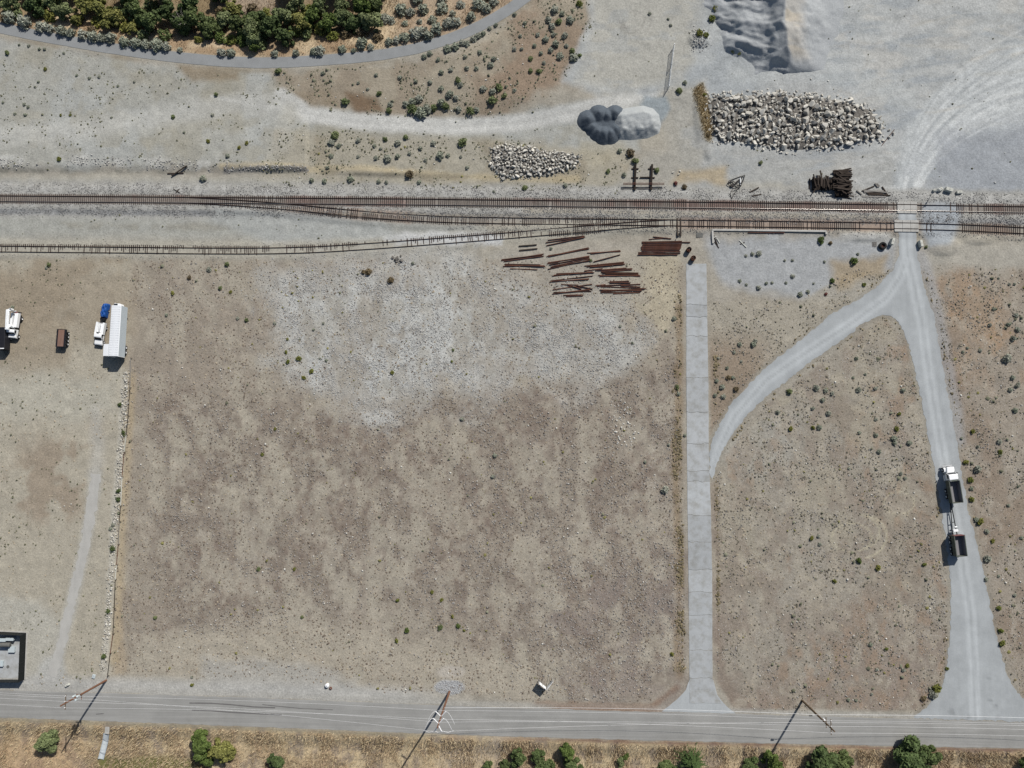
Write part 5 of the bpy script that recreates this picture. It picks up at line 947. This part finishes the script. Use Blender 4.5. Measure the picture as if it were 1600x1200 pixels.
shrubs('in the open brown field','1039,765,13 1008,722,6 1045,695,6 1058,605,8g 1060,615,7 1070,680,6 636,985,9b 688,980,9g 716,978,8b 621,938,7y 620,1001,7y 472,964,6g 243,965,7g 404,889,7g 460,889,6y 300,1070,6y 1050,1022,7y 773,712,8 722,655,7 770,745,7 430,670,6y 410,710,6y 300,1058,5 675,925,6y 690,937,6y 725,985,5y 707,963,6y')
shrubs('on the grey ground above the curving gravel road','1185,397,10 1175,397,7 1165,400,5 1156,439,6 1166,445,5 1185,450,8 1197,443,6 1282,376,12b 1297,380,7k 1334,408,13b 1300,439,9b 1340,397,5 1288,409,5 1238,432,7 1226,407,5 1238,407,5 1250,460,9 1262,456,7 1206,442,5 1228,442,5 1271,443,4 1290,460,6r 1350,445,7y 1447,386,6g')
shrubs('on the brown corner between driveway and curving road','1156,538,8 1177,538,10 1147,551,6 1158,565,5 1136,575,6 1145,590,7 1180,533,8 1130,620,8 1128,605,9 1117,618,7 1150,608,10k 1138,590,8k 1120,595,7 1122,560,5')
shrubs('on the strip beyond the wide gravel road','1552,483,6 1546,508,7 1572,560,15 1587,493,8 1589,515,9 1575,507,8 1582,529,10 1531,548,6 1504,550,5 1511,544,5 1577,444,5 1585,444,5 1560,435,4 1581,590,8 1590,600,7 1578,609,8 1588,603,8 1585,641,9 1526,733,13 1519,674,8y 1561,690,8 1502,685,6 1527,698,6 1562,706,8y 1508,722,9y 1515,750,10y 1517,763,7 1517,780,9y 1530,815,12y 1525,812,8 1541,830,8 1542,873,12 1590,760,5 1563,985,8y 1565,1005,10y 1560,950,8y 1540,905,7 1550,845,7y 1575,790,6 1595,840,6 1585,930,6 1560,900,5')
shrubs('on the island between the two gravel roads','1215,644,8 1233,612,10g 1275,606,10 1270,638,7 1294,646,9 1280,668,9 1270,668,7y 1341,609,9 1368,607,7 1400,670,8y 1404,647,7y 1396,685,10 1397,692,8 1420,692,9 1368,680,8 1373,706,8 1342,676,6 1410,610,8 1342,876,9b 1268,841,8y 1279,838,6 1281,850,6 1372,887,9y 1444,882,7y 1407,740,6 1414,747,6 1326,732,5 1360,1007,7 1385,1014,6y 1418,1040,7y 1463,1075,14y 1458,1085,14 1443,1092,8k 1326,1094,6 1338,1095,5 1480,1045,6y 1362,1085,5 1370,1046,6 1412,1047,7 1304,908,7y 1235,670,8y 1290,610,8 1285,625,8 1338,560,7 1352,585,5 1333,590,5 1368,655,6 1300,615,7')
shrubs('growing in the white stone row','188,632,8d 193,676,7d 186,767,8d 185,780,8d 177,857,10d 177,820,7 173,826,7 170,955,8d 163,1025,9d 194,680,5d 186,802,5d')

shrubs('under the trees of the thicket beyond the trail','30,24,20g 78,26,22y 122,30,22y 150,36,20y 195,42,22y 225,56,22g 258,56,24d 320,30,26g 345,60,22b 362,62,20y 378,64,22b 410,70,22g 460,46,24y 478,52,22g 500,44,24y 520,56,20y 540,52,20k 566,50,22k 600,24,20 590,58,18k 412,14,18y 390,8,20k 340,10,18k 10,30,18k 145,48,16k 310,62,16y 180,14,26g 230,4,28g 280,18,26d 480,14,26y 545,24,26g 420,30,26y 130,-4,26y')
def tree_mesh(seed, mat, n=3200, tall=1.0, leaf=.15):
    r = random.Random(seed); lumps = [(0,0,1.1*tall,.5)]
    for i in range(15): a = r.uniform(0,6.3); q = r.uniform(.3,.85); lumps.append((q*math.cos(a),q*math.sin(a),(r.uniform(.4,1.3))*tall,r.uniform(.14,.36)))
    return leafmesh('crown',leaves(n,lumps,leaf,seed,.25,.5),mat)
def trunk_mesh(seed, tall=1.0):
    r = random.Random(seed); mb = MB(); mb.tube([(0,0,-.15),(.03,.02,.5*tall),(0,.02,1.0*tall)],[.09,.07,.04],7)
    for i in range(4): a = i*1.6+r.uniform(-.3,.3); mb.tube([(0,0,.35*tall),(.25*math.cos(a),.25*math.sin(a),.7*tall),(.5*math.cos(a),.5*math.sin(a),.9*tall)],[.045,.03,.015],5)
    me = mb.mesh('trunk'); me.materials.append(MATS['bark']); return me
TM = {m_:[tree_mesh(i*7+hash_,m_) for i in range(3)] for hash_,m_ in ((1,'leaf_dark'),(2,'leaf_green'),(3,'leaf_olive'),(4,'leaf_bright'))}
TK = [trunk_mesh(i) for i in range(3)]
TW = {'d':('leaf_dark','dark green'),'g':('leaf_green','mid green'),'o':('leaf_olive','yellowish olive'),'b':('leaf_bright','bright green')}
def trees(where, spec, nm='leafy tree', cat='tree', zs=1.0, own=None):
    for i, tok in enumerate(spec.split()):
        k = tok[-1]; u, v_, d = (float(q) for q in tok[:-1].split(',')); g = G3(u,v_); s = d*.165/2*(.95 if own is None else 1.08); sz = 'large ' if d >= 40 else 'small ' if d < 34 else ''; lab = (own[i] if own else sz+TW[k][1]+' '+nm+' '+where)
        t = thing(nm.replace(' ','_'), lab, cat, g, random.uniform(0,6.3), None if own else sz+TW[k][1]+' trees '+where); j = random.randrange(3); sc = (s*random.uniform(.92,1.08),s*random.uniform(.92,1.08),s*zs*random.uniform(.85,1.15)); inst('trunk',TK[j],t,sc=sc); inst('crown',TM[TW[k][0]][j],t,sc=sc)
trees('in the thicket beyond the trail','106,22,34g 60,12,36d 20,8,32g 85,6,32g 135,10,40o 160,18,36o 185,30,38o 215,20,40d 240,40,42d 262,20,36d 285,42,36d 305,35,40d 330,48,36d 350,30,36g 362,12,30o 375,40,38d 395,56,40g 398,30,38d 425,45,44d 440,26,40g 448,60,34d 470,35,38o 488,28,36b 515,40,34b 535,30,32g 552,40,36d 584,38,40g 566,14,36b 530,10,32g 500,8,32g 462,6,30g 588,8,36d 5,-10,36g 45,-14,38d 100,-16,38g 150,-14,40d 200,-10,42d 250,-12,40g 300,6,40d 340,-10,34d 450,-16,36g 520,-16,36g 590,-18,36d 400,78,16b 560,-14,34d 120,34,18o 210,46,26o 170,42,24o')
trees('', '318,1162,38b 346,1172,34o 324,1190,18b 75,1156,36g 434,1188,28d 812,1182,28d 838,1179,20d 884,1171,24b 893,1196,30d 852,1196,28d 970,1191,15g 978,1182,10b 1170,1197,26d 1205,1187,28b 1278,1190,46d 1310,1193,34d 1415,1186,54d 1448,1180,30d 1600,1196,24d 1036,1199,32d 760,1198,16d 790,1199,20d','roadside bush','bush',.8,
 ['round bright green bush below the paved road past the drain flume','olive green bush touching the round bright green bush below the road','small bright bush under the two green bushes past the drain flume','grey green bush below the road between transformer pole shadow and yard','dark green bush alone below the road between flume and bracket pole','dark green bush in the cluster below the road past the bracket pole','smaller dark bush joined to the cluster past the bracket pole','bright green bush near the road edge beside the dark bush cluster','dark bush below the bright green bush near the road edge','dark bush at the bottom of the cluster past the bracket pole','small grey green bush between the bush cluster and the conifer','tiny bright bush between the bush cluster and the conifer','low dark bush between the conifer and the grey pole shadow','bright green bush where the grey pole shadow ends','broad dark green bush past the grey pole shadow','dark bush joined to the broad bush past the grey pole shadow','largest dark green bush below the road before the gravel road mouth','dark bush joined to the largest bush below the road','dark bush below the road opposite the gravel road mouth','dark bush beside the conifer below the concrete driveway','small dark bush below the bracket pole','dark bush beside the small dark bush below the bracket pole'])
# conifer
t = thing('conifer_tree','spreading green conifer below the road opposite the concrete driveway','tree',G3(1081,1187)); t.scale = (1.12,1.12,1.0); r = random.Random(2); mb = MB().tube([(0,0,-.3),(0,0,6.2)],[.22,.05],8); mb.build('trunk','bark',t); L3 = []
for i in range(170):
    z = r.uniform(.5,5.8); a = r.uniform(0,6.3); R_ = (1-z/6.6)*5.2*r.uniform(.6,1.05); p0, p1 = Vector((0,0,z+.2)), Vector((R_*math.cos(a),R_*math.sin(a),z+.25*R_*.3))
    for j in range(26):
        s = r.uniform(.2,1); c_ = p0.lerp(p1,s); n_ = Vector((-math.sin(a),math.cos(a),r.uniform(-.2,.2)))*r.choice((-1,1)); e = c_+n_*r.uniform(.25,.55)*(1.15-s)+(p1-p0).normalized()*.25; w_ = (p1-p0).normalized()*.13; L3.append((c_-w_,c_+w_,e))
V_ = np.array([[tuple(q_) for q_ in tr] for tr in L3]).reshape(-1,3); o = inst('crown',leafmesh('crown',(V_,np.arange(len(V_)).reshape(-1,3),np.repeat(.7+.6*RNG.random(len(L3)),3)[:,None]*np.ones(3)),'leaf_pine'),t)
t = thing('dead_tree','bare pale dead branches standing among the dark thicket trees','dead tree',G3(292,36))
for i in range(9):
    a = i*.7+.3; mb = MB(); mb.tube([(0,0,0),(.5*math.cos(a),.5*math.sin(a),2.4),(1.5*math.cos(a+.2),1.5*math.sin(a+.2),4.1),(2.4*math.cos(a-.1),2.4*math.sin(a-.1),4.7)],[.09,.07,.05,.02],5); mb.tube([(1.0*math.cos(a+.1),1.0*math.sin(a+.1),3.3),(1.5*math.cos(a+.7),1.5*math.sin(a+.7),4.6)],[.04,.02],4); mb.build('branch','dead_wood',t)

# ------------------------------------------------------------------ tufts and stones nobody could count
def scatter(n, dens):
    w_ = dens.clip(0); sub = w_[1:-1,1:-1].copy(); ok = (XX[1:-1,1:-1] > -150)&(XX[1:-1,1:-1] < 136)&(YY[1:-1,1:-1] > -92)&(YY[1:-1,1:-1] < 126); sub *= ok
    c = np.cumsum(sub.ravel()); k = np.searchsorted(c, RNG.random(n)*c[-1]); j, i = np.divmod(k, sub.shape[1]); return GX[i+1]+(RNG.random(n)-.5)*.42, GY[j+1]+(RNG.random(n)-.5)*.42
clear = sstep(0,3,flat)*(sd_gr>1)*(road_d>2)*(drv_d>2)*(d_trail>10)
boul = np.minimum(sdpoly(U,V,[(1106,152),(1215,146),(1325,158),(1378,200),(1345,222),(1240,236),(1120,220)]),sdpoly(U,V,[(768,230),(850,236),(904,243),(904,258),(820,276),(766,262)]))
clear = clear*(boul>0)
def tufts(name, label, n, dens, size, c1, c2, tall=.6):
    x, y = scatter(n,dens); z = bil(Zt,x,y); s = size*(.6+RNG.random(n)**5*2.2); m_ = 5; ang = RNG.random((n,1))*6.3+np.arange(m_)*2*np.pi/m_+RNG.normal(size=(n,m_))*.3; rr = s[:,None]*(.6+.7*RNG.random((n,m_)))*.5
    ring = np.stack([x[:,None]+rr*np.cos(ang),y[:,None]+rr*np.sin(ang),np.broadcast_to(z[:,None]-.03,ang.shape)+s[:,None]*.12*RNG.random((n,m_))],-1); top = np.stack([x+RNG.normal(size=n)*s*.12,y+RNG.normal(size=n)*s*.12,z+s*tall],-1)[:,None]
    V_ = np.concatenate([ring,top],1).reshape(-1,3); base = (np.arange(n)*(m_+1))[:,None]; F_ = np.stack([base+np.arange(m_),base+(np.arange(m_)+1)%m_,np.broadcast_to(base+m_,(n,m_))],-1).reshape(-1,3)
    t_ = RNG.random(n)[:,None]; c_ = (np.array(lin(c1))*t_+np.array(lin(c2))*(1-t_))*ALB*(.75+.5*RNG.random(n))[:,None]; o = bulk(name,V_,F_,np.repeat(c_,m_+1,0),'tuft_stuff'); tag(o,label,None,None,'stuff'); o['category'] = name.replace('_',' ')
def rubble(name, label, n, dens, size, c1, c2):
    x, y = scatter(n,dens); s = size*(.45+RNG.random(n)**3*1.5); z = bil(Zt,x,y)+s*.12; oc = np.array([(1,0,0),(-1,0,0),(0,1,0),(0,-1,0),(0,0,.8),(0,0,-.8)],float)
    a = RNG.random(n)*6.3; ca, sa = np.cos(a)[:,None], np.sin(a)[:,None]; q = oc[None]*(.6+.7*RNG.random((n,6,1)))*s[:,None,None]*.5+RNG.normal(size=(n,6,3))*s[:,None,None]*.08; qx = q[...,0]*ca-q[...,1]*sa; qy = q[...,0]*sa+q[...,1]*ca
    V_ = np.stack([x[:,None]+qx,y[:,None]+qy,z[:,None]+q[...,2]],-1).reshape(-1,3); f0 = np.array([(0,2,4),(2,1,4),(1,3,4),(3,0,4),(2,0,5),(1,2,5),(3,1,5),(0,3,5)]); F_ = ((np.arange(n)*6)[:,None,None]+f0).reshape(-1,3)
    t_ = RNG.random(n)[:,None]; c_ = (np.array(lin(c1))*t_+np.array(lin(c2))*(1-t_))*ALB; o = bulk(name,V_,F_,np.repeat(c_,6,0),'stone_stuff'); tag(o,label,None,None,'stuff'); o['category'] = name.replace('_',' ')
pn = patch(.42,.6,fbm(XX,YY,4,7,4))
def grass(name, label, n, dens, h, wd, c1, c2):
    x, y = scatter(n,dens); z = bil(Zt,x,y)-.05; hh = h*(.5+RNG.random(n)); a = RNG.random(n)*6.3; dx, dy = np.cos(a)*wd*.5, np.sin(a)*wd*.5; l = RNG.normal(size=(n,2))*hh[:,None]*.35
    V_ = np.stack([np.stack([x-dx,y-dy,z],-1),np.stack([x+dx,y+dy,z],-1),np.stack([x+l[:,0],y+l[:,1],z+hh],-1)],1).reshape(-1,3); t_ = RNG.random(n)[:,None]; c_ = (np.array(lin(c1))*t_+np.array(lin(c2))*(1-t_))*ALB*(.75+.5*RNG.random(n))[:,None]
    o = bulk(name,V_,np.arange(3*n).reshape(-1,3),np.repeat(c_,3,0),'tuft_stuff'); tag(o,label,name.replace('_',' '),None,'stuff')
flm = segd(U,V,[(168,1126),(162,1160),(155,1192)])
tufts('dry_weeds','small dry brown weed tufts all over the big field',60000, clear*fld*(.4+pn+.9*core*patch(.45,.58,M5))*(1-.4*grav), .19,(134,121,108),(108,98,88),.45)
tufts('dry_grass','pale dry grass tufts all over the fields',24000, clear*(fld*.8+mid+rgt*.9+upm*.7+yard*.5)*(1-bot), .21,(166,154,134),(150,140,123),.5)
tufts('grey_weeds','small grey green weeds on the fields beyond the driveway',22000, clear*(mid*1.0+rgt*1.2+upm*.8)*(.3+pn), .21,(130,124,110),(110,105,93),.55)
tufts('sparse_weeds','small dark weeds scattered on the pale ground above the railway',9000, clear*(ztl*.5*pn*(1-dt)+hill*1.4*pn+low*1.0*pn+yard*.45*pn+qy*.02+zone([(0,325),(600,335),(600,380),(0,385)],10,5,2)*.08), .23,(116,116,94),(94,94,76),.6)
tufts('knee_high_weeds','larger grey green weeds scattered over hillside and fields',1500, clear*(hill*3*pn+low*.7*pn+mid*.7*pn+rgt*1.1*pn+upm*.7*pn+fld*.12*pn), .40,(132,132,113),(110,111,92),.65)
tufts('yellow_green_weeds','small yellow green weeds sprinkled over field and gravel',1300, clear*(fld*.4*pn+grav*.8*sstep(560,480,U)+mid*pn*.7+low*.3+rgt*.6), .32,(132,128,82),(118,114,72),.6)
grass('verge_grass','golden dry grass along the bank below the paved road',60000, bot*sstep(4,9,V-rs)*sstep(1260,1215,V)*(flm>6)*(.25+patch(.4,.6,M5)), .75,.13,(222,206,170),(180,156,126))
grass('trail_grass','golden dry grass between the trail and the thicket',22000, nb*sstep(8,14,d_trail)*(.3+pn), .6,.12,(214,190,150),(164,140,110))
tufts('road_edge_weeds','low weeds along the edges of driveway and roads',3600, clear*(stroke([(1064,470),(1066,620),(1060,700),(1066,900),(1064,1050)],8,6,6)*1.2+sstep(9,2,sd_gr)*(V>420)*.8+stroke([(1117,560),(1117,640),(1119,800),(1120,1000)],5,3,3))*(.1+patch(.45,.6,M5)), .27,(142,130,102),(108,100,80),.6)
rubble('field_stones','pale and grey loose stones scattered over the fields',34000, clear*(fld*(.15+1.1*core*patch(.46,.6,M5)+.8*zone([(850,880),(1070,800),(1070,1095),(850,1095)],30,20,2))+mid*.7*pn+rgt*.6*pn+upm*.5*pn), .25,(182,178,172),(128,124,121))
rubble('pale_gravel','pale angular gravel on the light patch of the big field',34000, clear*grav*(.3+patch(.4,.55,N3))*(.4+patch(.55,.42,M5)), .19,(206,206,203),(164,163,160))
rubble('stone_row','row of white stones beside the boundary fence',1700, stroke([(197,585),(194,660),(188,720),(184,780),(178,840),(174,900),(170,950),(166,1000),(161,1045)],4.2,2.5,3.5), .36,(214,211,202),(166,160,148))
rubble('white_stones','bright white stones strewn on the field and beside the tracks',1700, clear*(zone([(955,625),(990,620),(992,700),(962,712)],6,5,2)*8+fld*.14+mid*.25+hill*.35+low*.2+qy*.02+rgt*.25+zone([(85,770),(115,770),(115,805),(85,810)],5,5,2)*3), .30,(228,226,218),(200,197,189))
rubble('ballast_stones','loose grey ballast along the railway tracks',42000, (stroke(MAIN,25,4,3)*(d_main>8)*(.3+patch(.4,.6,N3))+.5*stroke(SIDE,16,3,2)*(d_side>8)*(U>700)+.2*stroke(SPUR,12,3,2)*(d_spur>8))*(sd_gr>2), .17,(178,176,172),(118,117,116))
rubble('bank_stones','white rubble along the low bank above the railway',1500, stroke([(0,253),(100,253),(250,257),(380,260)],7,5,6)*patch(.42,.6,M6)+1.2*stroke([(355,266),(430,262),(478,266)],4,2,2)+zone([(1078,48),(1105,48),(1110,75),(1080,78)],5,5,2)*1.2, .28,(206,204,198),(140,138,136))
rubble('pad_gravel','clean pale gravel on the oval pad at the bracket pole',2200, sstep(1.1,.9,np.hypot((U-703)/22,(V-1074)/11)), .17,(194,195,196),(172,173,174))
grass('mound_grass','tall yellow brown dry grass on the mound at the end of the big boulder pile',3600, zone([(1084,140),(1096,132),(1104,150),(1110,175),(1114,205),(1110,222),(1100,215),(1092,180)],4,4,2)*2+zone([(1088,48),(1104,50),(1102,60),(1088,60)],4,4,2), .35,.13,(206,186,140),(172,150,106))
